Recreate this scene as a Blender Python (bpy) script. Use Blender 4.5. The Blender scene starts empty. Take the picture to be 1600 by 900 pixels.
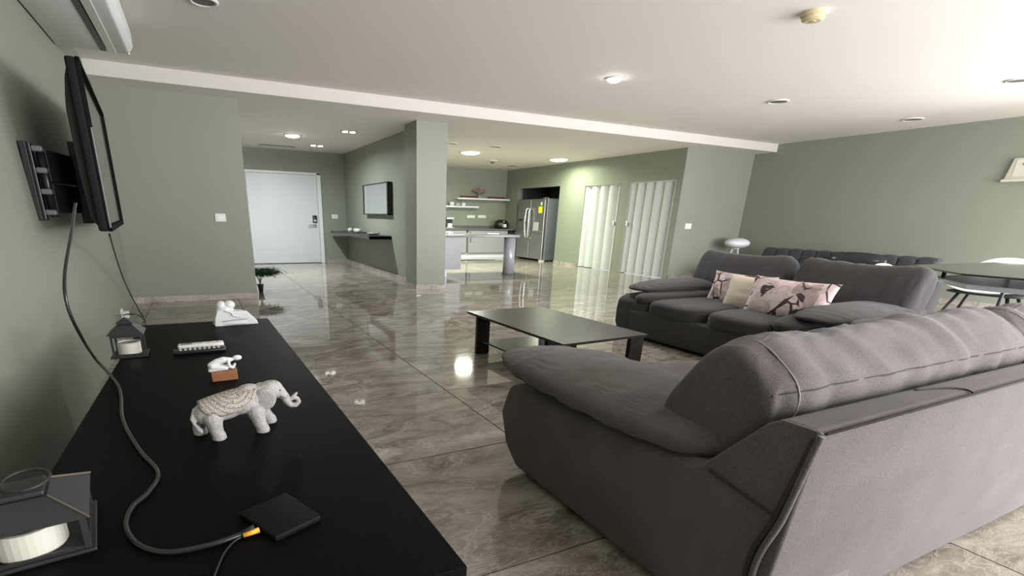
import bpy, bmesh, math, random
from mathutils import Vector, Matrix, noise
random.seed(7)
S = bpy.context.scene
COL = S.collection
PI = math.pi

# ------------------------------------------------------------------ camera
CAM_F, CAM_CX, CAM_CY = 782.6, 700.0, 615.5
YAW, PITCH, ROLL, CAM_H = 0.4495, 0.34075, 0.02133, 1.1
def basis():
    cy, sy, cp, sp = math.cos(YAW), math.sin(YAW), math.cos(PITCH), math.sin(PITCH)
    f = Vector((sy*cp, cy*cp, -sp)); r = Vector((cy, -sy, 0)); u = r.cross(f)
    c, s = math.cos(ROLL), math.sin(ROLL)
    return c*r+s*u, -s*r+c*u, f
R_, U_, F_ = basis()
cd = bpy.data.cameras.new('camera'); cam = bpy.data.objects.new('camera', cd); COL.objects.link(cam)
cd.sensor_fit = 'HORIZONTAL'; cd.sensor_width = 36; cd.lens = CAM_F/1600*36
cd.shift_x = (800-CAM_CX)/1600; cd.shift_y = (CAM_CY-450)/1600; cd.clip_start = 0.05; cd.clip_end = 100
m = Matrix((R_, U_, -F_)).transposed().to_4x4(); m.translation = Vector((0, 0, CAM_H)); cam.matrix_world = m
S.camera = cam
def hit(px, py, axis, val):
    """point of the photograph's ray on the plane axis=val"""
    d = F_+R_*((px-CAM_CX)/CAM_F)-U_*((py-CAM_CY)/CAM_F); o = Vector((0, 0, CAM_H))
    return o+d*((val-o[axis])/d[axis])

# ------------------------------------------------------------------ world, light, exposure
W = bpy.data.worlds.new('world'); S.world = W; W.use_nodes = True
bg = W.node_tree.nodes['Background']; bg.inputs[0].default_value = (0.80, 0.90, 1.0, 1); bg.inputs[1].default_value = 1.0
def area(name, loc, rot, sx, sy, power, col):
    l = bpy.data.lights.new(name, 'AREA'); l.shape = 'RECTANGLE'; l.size = sx; l.size_y = sy; l.energy = power; l.color = col
    o = bpy.data.objects.new(name, l); COL.objects.link(o); o.location = loc; o.rotation_euler = rot; return o
# daylight through the two glazed openings of the wall behind the camera
area('window_daylight', (2.95, -2.45, 1.15), (PI/2-.28, 0, 0), 2.5, 2.1, 270, (0.98, 0.975, 1.0))
area('window_daylight', (7.2, -2.45, 1.15), (PI/2-.28, 0, 0), 4.4, 2.1, 580, (0.98, 0.975, 1.0))
area('window_daylight', (10.12, 0.1, 1.0), (0, PI/2-.50, 0), 1.8, 4.4, 430, (0.98, 0.97, 1.0))
S.view_settings.view_transform = 'Standard'; S.view_settings.look = 'None'; S.view_settings.gamma = 1
S.view_settings.use_curve_mapping = False; S.view_settings.exposure = 0.12

# ------------------------------------------------------------------ material helpers
MATS = {}
def mat(name, col, rough=0.5, metal=0.0, spec=0.5, noise_amt=0.0, noise_scale=20, bump=0.0, bump_scale=200, coat=0.0, emit=None, stretch=None, alpha=None, trans=0):
    if name in MATS: return MATS[name]
    m = bpy.data.materials.new(name); m.use_nodes = True; nt = m.node_tree; b = nt.nodes['Principled BSDF']
    b.inputs['Base Color'].default_value = (*col, 1); b.inputs['Roughness'].default_value = rough
    b.inputs['Metallic'].default_value = metal; b.inputs['Specular IOR Level'].default_value = spec
    b.inputs['Coat Weight'].default_value = coat; b.inputs['Transmission Weight'].default_value = trans
    tc = nt.nodes.new('ShaderNodeTexCoord'); vec = tc.outputs['Object']
    if stretch:
        mp = nt.nodes.new('ShaderNodeMapping'); mp.inputs['Scale'].default_value = stretch; nt.links.new(vec, mp.inputs[0]); vec = mp.outputs[0]
    n = nt.nodes.new('ShaderNodeTexNoise'); n.inputs['Scale'].default_value = noise_scale; n.inputs['Detail'].default_value = 4; nt.links.new(vec, n.inputs['Vector'])
    mx = nt.nodes.new('ShaderNodeMix'); mx.data_type = 'RGBA'; mx.inputs[6].default_value = (*[c*(1-noise_amt) for c in col], 1); mx.inputs[7].default_value = (*[min(1, c*(1+noise_amt)) for c in col], 1)
    nt.links.new(n.outputs[0], mx.inputs[0]); nt.links.new(mx.outputs[2], b.inputs['Base Color'])
    if bump:
        n2 = nt.nodes.new('ShaderNodeTexNoise'); n2.inputs['Scale'].default_value = bump_scale; n2.inputs['Detail'].default_value = 3; nt.links.new(vec, n2.inputs['Vector'])
        bp = nt.nodes.new('ShaderNodeBump'); bp.inputs['Strength'].default_value = bump; bp.inputs['Distance'].default_value = 0.004
        nt.links.new(n2.outputs[0], bp.inputs['Height']); nt.links.new(bp.outputs[0], b.inputs['Normal'])
    if emit:
        b.inputs['Emission Color'].default_value = (*emit[0], 1); b.inputs['Emission Strength'].default_value = emit[1]
    MATS[name] = m; return m
def new_nodes(name):
    m = bpy.data.materials.new(name); m.use_nodes = True; MATS[name] = m
    return m, m.node_tree, m.node_tree.nodes['Principled BSDF']
def ramp(nt, fac, stops):
    r = nt.nodes.new('ShaderNodeValToRGB'); e = r.color_ramp.elements
    while len(e) > 1: e.remove(e[-1])
    e[0].position = stops[0][0]; e[0].color = (*stops[0][1], 1)
    for p, c in stops[1:]:
        k = e.new(p); k.color = (*c, 1)
    nt.links.new(fac, r.inputs[0]); return r.outputs[0]
def mixc(nt, fac, a, b, mode='MIX'):
    x = nt.nodes.new('ShaderNodeMix'); x.data_type = 'RGBA'; x.blend_type = mode
    for i, v in ((0, fac), (6, a), (7, b)):
        if isinstance(v, (int, float)): x.inputs[i].default_value = v
        elif isinstance(v, tuple): x.inputs[i].default_value = (*v, 1)
        else: nt.links.new(v, x.inputs[i])
    return x.outputs[2]

def tile_material(name, rough, dark, mid, light, pale):
    """polished porcelain with swirling veins; every tile gets its own offset"""
    m, nt, b = new_nodes(name)
    tc = nt.nodes.new('ShaderNodeTexCoord'); oi = nt.nodes.new('ShaderNodeObjectInfo')
    mul = nt.nodes.new('ShaderNodeVectorMath'); mul.operation = 'SCALE'; mul.inputs[3].default_value = 40
    cmb = nt.nodes.new('ShaderNodeCombineXYZ')
    for i in range(3): nt.links.new(oi.outputs['Random'], cmb.inputs[i])
    nt.links.new(cmb.outputs[0], mul.inputs[0])
    add = nt.nodes.new('ShaderNodeVectorMath'); add.operation = 'ADD'
    nt.links.new(tc.outputs['Object'], add.inputs[0]); nt.links.new(mul.outputs[0], add.inputs[1])
    mp = nt.nodes.new('ShaderNodeMapping'); mp.inputs['Scale'].default_value = (0.9, 2.3, 2.3); mp.inputs['Rotation'].default_value = (0, 0, 0.30)
    nt.links.new(add.outputs[0], mp.inputs[0]); v = mp.outputs[0]
    def nz(scale, det, dist, rgh=0.55):
        n = nt.nodes.new('ShaderNodeTexNoise'); n.inputs['Scale'].default_value = scale; n.inputs['Detail'].default_value = det
        n.inputs['Distortion'].default_value = dist; n.inputs['Roughness'].default_value = rgh; nt.links.new(v, n.inputs['Vector']); return n.outputs[0]
    base = ramp(nt, nz(1.6, 8, 1.6, 0.62), [(0.34, dark), (0.5, mid), (0.64, light)])
    wv = nt.nodes.new('ShaderNodeTexWave'); wv.inputs['Scale'].default_value = 1.3; wv.inputs['Distortion'].default_value = 13; wv.inputs['Detail'].default_value = 4
    wv.inputs['Detail Scale'].default_value = 0.9; wv.inputs['Detail Roughness'].default_value = 0.6; nt.links.new(v, wv.inputs['Vector'])
    vein = ramp(nt, wv.outputs['Fac'], [(0.84, (0, 0, 0)), (0.95, (.75, .75, .75)), (1.0, (0.2, 0.2, 0.2))])
    msk = ramp(nt, nz(0.9, 3, 0.4), [(0.48, (0, 0, 0)), (0.60, (1, 1, 1))])
    vm = mixc(nt, 1.0, vein, msk, 'MULTIPLY')
    r1 = mixc(nt, vm, base, pale)
    fine = ramp(nt, nz(6, 9, 3.5, 0.7), [(0.50, (0, 0, 0)), (0.53, (0.55, 0.55, 0.55)), (0.57, (0, 0, 0))])
    r2 = mixc(nt, fine, r1, pale)
    dk = ramp(nt, wv.outputs['Fac'], [(0.02, (.7, .7, .7)), (0.12, (0, 0, 0))])
    dm = mixc(nt, 1.0, dk, msk, 'MULTIPLY')
    nt.links.new(mixc(nt, dm, r2, dark), b.inputs['Base Color'])
    b.inputs['Roughness'].default_value = rough; b.inputs['Specular IOR Level'].default_value = 0.6
    return m
TILE = tile_material('polished_porcelain', 0.05, (0.140, 0.116, 0.092), (0.25, 0.22, 0.182), (0.35, 0.315, 0.265), (0.48, 0.445, 0.385))
SKIRT = tile_material('skirting_porcelain', 0.2, (0.22, 0.19, 0.165), (0.36, 0.32, 0.28), (0.46, 0.42, 0.38), (0.6, 0.56, 0.52))
WALL = mat('sage_green_paint', (0.245, 0.268, 0.212), 0.55, noise_amt=0.03, noise_scale=1.5, bump=0.05, bump_scale=60)
CEIL = mat('ceiling_paint', (0.80, 0.76, 0.71), 0.8, noise_amt=0.02, noise_scale=0.8)
FASC = mat('fascia_paint', (0.62, 0.59, 0.55), 0.7)
GROUT = mat('grout', (0.06, 0.052, 0.045), 0.8)
WHITE = mat('white_gloss_paint', (0.78, 0.80, 0.80), 0.35, noise_amt=0.02)
PLAST = mat('white_plastic', (0.75, 0.75, 0.72), 0.35)
BLACKP = mat('black_plastic', (0.012, 0.012, 0.013), 0.3)
MATTB = mat('matt_black_plastic', (0.016, 0.016, 0.017), 0.55)
WENGE = mat('black_woodgrain_laminate', (0.0045, 0.0044, 0.0046), 0.45, spec=0.03, noise_amt=0.5, noise_scale=14, bump=0.25, bump_scale=60, stretch=(9, 1.3, 9))
WENGE2 = mat('dark_brown_laminate', (0.022, 0.016, 0.013), 0.33, spec=.32, noise_amt=0.4, noise_scale=10, bump=0.1, bump_scale=50, stretch=(1.5, 10, 10))
def fabric(name, c, sc=260):
    m, nt, b = new_nodes(name)
    tc = nt.nodes.new('ShaderNodeTexCoord')
    n = nt.nodes.new('ShaderNodeTexNoise'); n.inputs['Scale'].default_value = sc; n.inputs['Detail'].default_value = 2; nt.links.new(tc.outputs['Object'], n.inputs['Vector'])
    n2 = nt.nodes.new('ShaderNodeTexNoise'); n2.inputs['Scale'].default_value = 5; n2.inputs['Detail'].default_value = 5; nt.links.new(tc.outputs['Object'], n2.inputs['Vector'])
    a = ramp(nt, n.outputs[0], [(0.3, tuple(x*0.78 for x in c)), (0.7, tuple(x*1.22 for x in c))])
    k = ramp(nt, n2.outputs[0], [(0.3, (0.88, 0.88, 0.88)), (0.7, (1.08, 1.08, 1.08))])
    nt.links.new(mixc(nt, 1.0, a, k, 'MULTIPLY'), b.inputs['Base Color'])
    b.inputs['Roughness'].default_value = 0.95; b.inputs['Specular IOR Level'].default_value = 0.15
    b.inputs['Sheen Weight'].default_value = 0.12; b.inputs['Sheen Roughness'].default_value = 0.5
    bp = nt.nodes.new('ShaderNodeBump'); bp.inputs['Strength'].default_value = 0.35; bp.inputs['Distance'].default_value = 0.002
    nt.links.new(n.outputs[0], bp.inputs['Height']); nt.links.new(bp.outputs[0], b.inputs['Normal'])
    return m
FAB = fabric('grey_brown_upholstery', (0.104, 0.091, 0.090))
FAB2 = fabric('shaded_upholstery', (0.041, 0.039, 0.039))  # same fabric as the near sofa, the far sofa's shade put into its colour
PIPE = mat('dark_piping', (0.03, 0.026, 0.027), 0.9)
THREAD = mat('pale_stitching', (0.26, 0.235, 0.235), 0.9)

# ------------------------------------------------------------------ object helpers
def link(name, me, parent=None, loc=None):
    o = bpy.data.objects.new(name, me); COL.objects.link(o)
    if parent: o.parent = parent
    if loc is not None: o.location = loc
    return o
def mk(name, bm, material, parent=None, smooth=False, bevel=0, segs=2, sub=0, loc=None, label=None):
    bmesh.ops.recalc_face_normals(bm, faces=bm.faces)
    me = bpy.data.meshes.new(name); bm.to_mesh(me); bm.free()
    if material: me.materials.append(material)
    if smooth:
        for p in me.polygons: p.use_smooth = True
    o = link(name, me, parent, loc)
    if bevel:
        b = o.modifiers.new('bevel', 'BEVEL'); b.width = bevel; b.segments = segs; b.limit_method = 'ANGLE'; b.angle_limit = 0.5
        for p in me.polygons: p.use_smooth = segs > 2
    if sub:
        s = o.modifiers.new('sub', 'SUBSURF'); s.levels = sub; s.render_levels = sub
        for p in me.polygons: p.use_smooth = True
    if label: o['label'] = label
    return o
def tag(o, label, cat, group=None, kind=None):
    o['label'] = label; o['category'] = cat
    if group: o['group'] = group
    if kind: o['kind'] = kind
    return o
def thing(name, label, cat, loc=(0, 0, 0), rz=0, group=None):
    o = bpy.data.objects.new(name, None); COL.objects.link(o); o.empty_display_size = 0.05
    o.location = loc; o.rotation_euler = (0, 0, rz); return tag(o, label, cat, group)
def struct(name, bm, material, label=None, **k):
    o = mk(name, bm, material, **k); o['kind'] = 'structure'
    o['label'] = label or name.replace('_', ' '); return o
def B(): return bmesh.new()
def box(bm, x0, x1, y0, y1, z0, z1, rz=0, c=None):
    vs = [bm.verts.new((x, y, z)) for x in (x0, x1) for y in (y0, y1) for z in (z0, z1)]
    for f in ((0, 1, 3, 2), (4, 6, 7, 5), (0, 4, 5, 1), (2, 3, 7, 6), (0, 2, 6, 4), (1, 5, 7, 3)): bm.faces.new([vs[i] for i in f])
    if rz:
        cc = Vector(c or ((x0+x1)/2, (y0+y1)/2, 0)); M = Matrix.Translation(cc) @ Matrix.Rotation(rz, 4, 'Z') @ Matrix.Translation(-cc)
        for v in vs: v.co = M @ v.co
    return vs
def bx(*a, **k):
    b = B(); box(b, *a, **k); return b
def prism(bm, poly, axis, a0, a1):
    """poly = 2D points in the two other axes (cyclic order), swept along axis"""
    def P(p, t):
        return {0: (t, p[0], p[1]), 1: (p[0], t, p[1]), 2: (p[0], p[1], t)}[axis]
    A = [bm.verts.new(P(p, a0)) for p in poly]; C = [bm.verts.new(P(p, a1)) for p in poly]; n = len(poly)
    bm.faces.new(A); bm.faces.new(C[::-1])
    for i in range(n): bm.faces.new((A[i], C[i], C[(i+1) % n], A[(i+1) % n]))
    return bm
def frame(d):
    d = Vector(d).normalized(); a = Vector((0, 0, 1)) if abs(d.z) < 0.9 else Vector((1, 0, 0))
    u = d.cross(a).normalized(); return u, d.cross(u).normalized()
def tube(bm, pts, r, n=8, caps=True):
    pts = [Vector(p) for p in pts]; rings = []
    rs = r if isinstance(r, (list, tuple)) else [r]*len(pts)
    pu = None
    for i, p in enumerate(pts):
        d = (pts[min(i+1, len(pts)-1)]-pts[max(i-1, 0)])
        if pu is None: u, w = frame(d)
        else:
            dn = d.normalized(); u = (pu-dn*pu.dot(dn)).normalized(); w = dn.cross(u)
        pu = u
        rings.append([bm.verts.new(p+(u*math.cos(2*PI*k/n)+w*math.sin(2*PI*k/n))*rs[i]) for k in range(n)])
    for a, b in zip(rings, rings[1:]):
        for k in range(n): bm.faces.new((a[k], a[(k+1) % n], b[(k+1) % n], b[k]))
    if caps: bm.faces.new(rings[0]); bm.faces.new(rings[-1][::-1])
    return bm
def spline(pts, n=8):
    P = [Vector(p) for p in pts]; P = [P[0]]+P+[P[-1]]; out = []
    for i in range(1, len(P)-2):
        for k in range(n):
            t = k/n; a, b, c, d = P[i-1], P[i], P[i+1], P[i+2]
            out.append(0.5*((2*b)+(c-a)*t+(2*a-5*b+4*c-d)*t*t+(3*b-a-3*c+d)*t**3))
    out.append(P[-2]); return out
def lathe(bm, prof, c=(0, 0, 0), n=24, sx=1, sy=1):
    rings = []
    for r, z in prof:
        rings.append([bm.verts.new((c[0]+max(r, 1e-4)*sx*math.cos(2*PI*k/n), c[1]+max(r, 1e-4)*sy*math.sin(2*PI*k/n), c[2]+z)) for k in range(n)])
    for a, b in zip(rings, rings[1:]):
        for k in range(n): bm.faces.new((a[k], a[(k+1) % n], b[(k+1) % n], b[k]))
    bm.faces.new(rings[0]); bm.faces.new(rings[-1][::-1]); return bm
def sphere(bm, c, r, n=16, m=10, M=None):
    r = Vector(r) if not isinstance(r, (int, float)) else Vector((r, r, r))
    rings = []; top = None
    def T(v):
        v = Vector((v[0]*r.x, v[1]*r.y, v[2]*r.z))
        if M: v = M @ v
        return v+Vector(c)
    top = bm.verts.new(T((0, 0, 1))); bot = bm.verts.new(T((0, 0, -1)))
    for i in range(1, m):
        a = PI*i/m; rings.append([bm.verts.new(T((math.sin(a)*math.cos(2*PI*k/n), math.sin(a)*math.sin(2*PI*k/n), math.cos(a)))) for k in range(n)])
    for k in range(n):
        bm.faces.new((top, rings[0][k], rings[0][(k+1) % n])); bm.faces.new((bot, rings[-1][(k+1) % n], rings[-1][k]))
    for a, b in zip(rings, rings[1:]):
        for k in range(n): bm.faces.new((a[k], b[k], b[(k+1) % n], a[(k+1) % n]))
    return bm
def chain(bm, pts, n=12):
    """overlapping round-ended limbs for a voxel-remeshed figure: pts (x,y,z,r)"""
    for p in pts: sphere(bm, p[:3], p[3], 12, 8)
    for a, b in zip(pts, pts[1:]): tube(bm, [a[:3], b[:3]], [a[3], b[3]], n)
def remesh(o, vs, sm=4):
    r = o.modifiers.new('remesh', 'REMESH'); r.mode = 'VOXEL'; r.voxel_size = vs; r.use_smooth_shade = True
    s = o.modifiers.new('smooth', 'SMOOTH'); s.factor = 0.5; s.iterations = sm
def pillow(bm, half, e=3.0, n=18, wr=0.0, wscale=(3, 3, 3), seed=0, M=None, pinch=0.0, shape=None, ex=None, seams=None, lump=1.0):
    """rounded cushion: cube grid mapped on a superellipsoid, with wrinkles"""
    hx, hy, hz = half; cache = {}
    def V(p, raw=False):
        key = tuple(round(x, 5) for x in p)
        if key in cache and not raw: return cache[key]
        x, y, z = p
        x, y, z = [math.sin(q*PI/4)/math.sin(PI/4) for q in (x, y, z)]
        k = (abs(x)**e+abs(y)**e+abs(z)**e)**(-1/e) if not ex else (abs(x)**ex+(abs(y)**e+abs(z)**e)**(ex/e))**(-1/ex)
        return finish(Vector((x*k, y*k, z*k)), key, raw)
    def finish(q, key, raw):
        nrm = Vector((q.x/hx, q.y/hy, q.z/hz)).normalized()
        co = Vector((q.x*hx, q.y*hy, q.z*hz))
        if shape: co = shape(co, q)
        if wr:
            w = Vector((co.x*wscale[0], co.y*wscale[1], co.z*wscale[2]))+Vector((seed*3.1, seed*1.7, 0))
            h = noise.noise(w)*0.8+abs(noise.noise(w*2.1))*-0.7+noise.noise(w*0.35)*lump
            co += nrm*h*wr
        if M: co = M @ co
        if raw: return co
        v = bm.verts.new(co); cache[key] = v; return v
    for ax in range(3):
        for s in (-1, 1):
            for i in range(n):
                for j in range(n):
                    q = []
                    for a, b in ((i, j), (i+1, j), (i+1, j+1), (i, j+1)):
                        u, v = -1+2*a/n, -1+2*b/n
                        p = [0, 0, 0]; p[ax] = s; p[(ax+1) % 3] = u; p[(ax+2) % 3] = v; q.append(V(p))
                    try: bm.faces.new(q)
                    except ValueError: pass
    def on(a, th):
        """surface point at length fraction a, angle th around the cross-section"""
        y, z = math.cos(th), math.sin(th); r = (1-abs(a)**(ex or e))**(1/(ex or e))/((abs(y)**e+abs(z)**e)**(1/e))
        return finish(Vector((a, y*r, z*r)), None, True)
    return on if seams else bm
def TR(loc, rx=0, ry=0, rz=0):
    return Matrix.Translation(Vector(loc)) @ Matrix.Rotation(rz, 4, 'Z') @ Matrix.Rotation(ry, 4, 'Y') @ Matrix.Rotation(rx, 4, 'X')
def dup(root, loc=None, rz=None, label=None, group=None):
    r = root.copy(); COL.objects.link(r)
    if loc is not None: r.location = loc
    if rz is not None: r.rotation_euler = (0, 0, rz)
    if label: r['label'] = label
    if group: r['group'] = group
    for ch in list(root.children):
        c = ch.copy(); COL.objects.link(c); c.parent = r
        for g in list(ch.children):
            d = g.copy(); COL.objects.link(d); d.parent = c
    return r

# ------------------------------------------------------------------ the room
X0, XR, XC = -0.843, 10.2, 8.324          # left wall, right wall, kitchen side wall
YB, YF, YP = -2.5, 6.883, 7.323           # window wall behind the camera, ceiling step, partition
YH, YK = 12.36, 13.594                    # hall end wall, kitchen end wall
H, HL = 2.52, 2.383                       # main ceiling, lower ceiling
XA, XM = 0.619, 3.196                     # partition end, mirror wall
T = 0.15
# floor slab (grout level) and its tiles
fl = struct('floor', bx(X0-.3, XR+.3, YB-.3, YK+.3, -0.06, -0.004), GROUT, 'floor of large polished taupe marble-look tiles')
tb = B(); TX, TY, G = 1.0, 0.852, 0.0036
box(tb, -TX/2+G, TX/2-G, -TY/2+G, TY/2-G, -0.012, 0.0)
bmesh.ops.recalc_face_normals(tb, faces=tb.faces); tme = bpy.data.meshes.new('tile'); tb.to_mesh(tme); tb.free(); tme.materials.append(TILE)
ix0, iy0 = 0.367, 1.153
for i in range(-2, 11):
    for j in range(-5, 16):
        x, y = ix0+(i+.5)*TX, iy0+(j+.5)*TY
        if x > XC+.6 and y > YP+.5: continue
        if x > XR+.4 or x < X0-.5 or y < YB-.4 or y > YK+.4: continue
        o = bpy.data.objects.new('tile', tme); COL.objects.link(o); o.parent = fl; o.location = (x, y, 0)
# ceilings
struct('ceiling', bx(X0-T, XR+T, YB-T, YF, H, H+.1), CEIL, 'pale main ceiling over the living room')
struct('ceiling_lower', bx(X0-T, XR+T, YF, YK+T, HL, HL+.235), CEIL, 'lower ceiling over hall and kitchen')
struct('trim_1', bx(X0, XR-.02, YF-.012, YF, HL-.002, H), FASC, 'cream face of the ceiling step')
# left wall: slightly out of plumb, with the television on it
def wall_left_x(y, z):
    k = 1.0 if y < 5.3 else max(0.0, (YP-y)/(YP-5.3)); k = k*k*(3-2*k)
    return X0+0.130*k*(1-z/H)
b = B(); NY, NZ = 26, 8; gv = []
for i in range(NY+1):
    y = YB+(YP-YB)*i/NY
    gv.append([b.verts.new((wall_left_x(y, H*j/NZ), y, H*j/NZ)) for j in range(NZ+1)])
bk = [[b.verts.new((X0-T, YB+(YP+T-YB)*i/NY, z)) for z in (0, H)] for i in (0, NY)]
for i in range(NY):
    for j in range(NZ): b.faces.new((gv[i][j], gv[i+1][j], gv[i+1][j+1], gv[i][j+1]))
b.faces.new((bk[0][0], bk[0][1], bk[1][1], bk[1][0]))
b.faces.new([gv[i][NZ] for i in range(NY+1)]+[bk[1][1], bk[0][1]])
struct('wall_left', b, WALL, 'sage green left wall with the television', smooth=False)
# partition between living room and hall
struct('wall_partition', bx(X0-T, XA, YP, YP+T, 0, HL), WALL, 'sage green wall facing the room left of the hall')
struct('wall_hall_left', bx(-.1, .1, YP+T, YH, 0, HL), WALL, 'left side wall of the hall')
struct('wall_hall_end', bx(XA-.5, XM+.3, YH, YH+T, 0, HL), WALL, 'end wall of the hall around the entry door')
struct('wall_mirror', bx(XM, XM+.3, 7.9, YH, 0, HL), WALL, 'hall side wall with the mirror and black shelf')
struct('wall_column', bx(3.006, 3.493, 7.452, 7.938, 0, HL), WALL, 'square green column between hall and kitchen')
struct('wall_kitchen', bx(XM+.3, XC+.1, YK, YK+T, 0, HL), WALL, 'kitchen end wall behind the counter')
# kitchen side wall with three openings
WB = [(11.05, 12.98, 1.872), (8.93, 10.11, 1.845), (7.46, 8.66, 1.855)]
b = B(); prev = YK
for (y0, y1, z) in WB:
    box(b, XC, XC+.16, y1, prev, 0, HL); box(b, XC, XC+.16, y0, y1, z, HL); prev = y0
box(b, XC, XC+.16, YP+.03, prev, 0, HL)
struct('wall_curtain', b, WALL, 'kitchen side wall with fridge niche and two folding doors')
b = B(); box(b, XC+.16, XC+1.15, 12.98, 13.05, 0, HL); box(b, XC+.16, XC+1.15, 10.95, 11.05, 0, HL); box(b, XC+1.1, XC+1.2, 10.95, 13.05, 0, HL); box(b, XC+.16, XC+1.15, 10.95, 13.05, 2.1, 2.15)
struct('wall_niche', b, mat('dark_niche', (0.05, 0.05, 0.05), 0.8), 'dark inside of the fridge niche')  # niche lining near black, unlike the green of the walls around it
struct('wall_stub', bx(XC, XR+T, YP-.0, YP+.03, 0, HL), WALL, 'short green wall between folding doors and right wall')
b = B(); box(b, XR, XR+T, 2.35, YP+.1, 0, H); box(b, XR, XR+T, YB-T, -2.15, 0, H); box(b, XR, XR+T, -2.15, 2.35, 2.22, H)
struct('wall_right', b, WALL, 'long green right wall behind the seating')
# window wall behind the camera
wins = [(1.7, 4.2), (5.0, 9.4)]
b = B(); box(b, X0-T, wins[0][0], YB-T, YB, 0, H); box(b, wins[0][1], wins[1][0], YB-T, YB, 0, H); box(b, wins[1][1], XR+T, YB-T, YB, 0, H)
for (a, c) in wins: box(b, a, c, YB-T, YB, 2.22, H)
struct('wall_back', b, WALL, 'window wall behind the viewer')
ALU = mat('white_aluminium', (0.7, 0.7, 0.7), 0.4)
for i, (a, c) in enumerate(wins):
    b = B()
    for k in range(4):
        x = a+(c-a-.06)*k/3; box(b, x, x+.06, YB-.1, YB-.04, 0.05, 2.17)
    box(b, a, c, YB-.1, YB-.04, 0, .05); box(b, a, c, YB-.1, YB-.04, 2.17, 2.22)
    struct('window_%d' % (i+1), b, ALU, 'sliding glass door frame behind the viewer')
b = B()
for k in range(4): box(b, XR+.04, XR+.1, -2.15+4.44*k/3, -2.09+4.44*k/3, .05, 2.17)
box(b, XR+.04, XR+.1, -2.15, 2.35, 0, .05); box(b, XR+.04, XR+.1, -2.15, 2.35, 2.17, 2.22)
struct('window_3', b, ALU, 'sliding glass door frame in the right wall beside the viewer')
# skirting made of separate tiles
def skirting(name, p0, p1, nrm, step=1.0, h=0.073, label=''):
    p0, p1 = Vector((*p0, 0)), Vector((*p1, 0)); L = (p1-p0).length; d = (p1-p0)/L; nv = Vector((*nrm, 0))
    def strip(s0, s1, t0, t1, z1):
        b = B(); q = [p0+d*s0+nv*t0, p0+d*s1+nv*t0, p0+d*s1+nv*t1, p0+d*s0+nv*t1]
        lo = [b.verts.new(v) for v in q]; hi = [b.verts.new(v+Vector((0, 0, z1))) for v in q]
        b.faces.new(lo[::-1]); b.faces.new(hi)
        for i in range(4): b.faces.new((lo[i], lo[(i+1) % 4], hi[(i+1) % 4], hi[i]))
        return b
    root = struct(name, strip(0, L, 0.0, 0.008, h-.004), GROUT, label)
    s = 0.0; n = 0
    while s < L-.01:
        e = min(L, s+step); mk('skirting_tile', strip(s+.0015, e-.0015, 0.006, 0.016, h), SKIRT, root); s = e
skirting('baseboard_partition', (X0+.0, YP), (XA, YP), (0, -1), 0.86, label='marble-look tile skirting under the partition wall')
skirting('baseboard_hall_end', (2.70, YH), (XM, YH), (0, -1), label='tile skirting at the hall end')
skirting('baseboard_mirror', (XM, YH), (XM, 7.94), (-1, 0), label='tile skirting under the hall mirror wall')
skirting('baseboard_column', (2.99, 7.452), (3.509, 7.452), (0, -1), label='tile skirting on the front of the column')
skirting('baseboard_column_side', (3.006, 7.94), (3.006, 7.44), (-1, 0), label='tile skirting on the hall side of the column')
skirting('baseboard_curtain', (XC, 11.05), (XC, 10.12), (-1, 0), label='tile skirting between fridge and folding door')
skirting('baseboard_stub', (XC, YP), (XR, YP), (0, -1), label='tile skirting under the short wall')
skirting('baseboard_right', (XR, YP), (XR, 2.36), (-1, 0), label='tile skirting along the right wall')

# ------------------------------------------------------------------ entry door
EDGE = mat('door_frame_paint', (0.70, 0.72, 0.70), 0.4)
DOORM = mat('white_door_paint', (0.60, 0.635, 0.645), 0.4, noise_amt=0.03, noise_scale=2)
d = struct('door_1', bx(1.05, 2.54, YH-.035, YH-.001, 0.012, 1.905), DOORM, 'plain white entry door at the end of the hall', bevel=.004)
b = B(); box(b, 2.545, 2.635, YH-.06, YH-.001, 0, 1.95); box(b, 0.96, 1.045, YH-.06, YH-.001, 0, 1.95); box(b, 0.96, 2.635, YH-.06, YH-.001, 1.908, 1.955)
mk('door_frame', b, EDGE, d, bevel=.006)
p = hit(492, 342, 1, YH-.05)
lk = mk('lock_keypad', bx(p.x-.05, p.x+.05, YH-.07, YH-.035, p.z-.085, p.z+.075), BLACKP, d, bevel=.012, segs=3)
mk('lock_screen', bx(p.x-.032, p.x+.032, YH-.073, YH-.068, p.z-.06, p.z-.015), mat('grey_lcd', (.35, .4, .36), .3), lk)
p = hit(493, 352, 1, YH-.06)
b = B(); tube(b, [(p.x, YH-.03, p.z), (p.x, YH-.10, p.z)], .018, 10); tube(b, spline([(p.x, YH-.1, p.z), (p.x-.08, YH-.1, p.z+.004), (p.x-.17, YH-.1, p.z-.01)]), .012, 8)
CHROME = mat('brushed_chrome', (.55, .56, .58), .25, metal=1)
mk('lever_handle', b, CHROME, d, smooth=True)
mk('door_stain', bx(2.36, 2.54, YH-.0365, YH-.035, .0125, .075), mat('scuffed_paint', (.6, .6, .57), .6), d)

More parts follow.
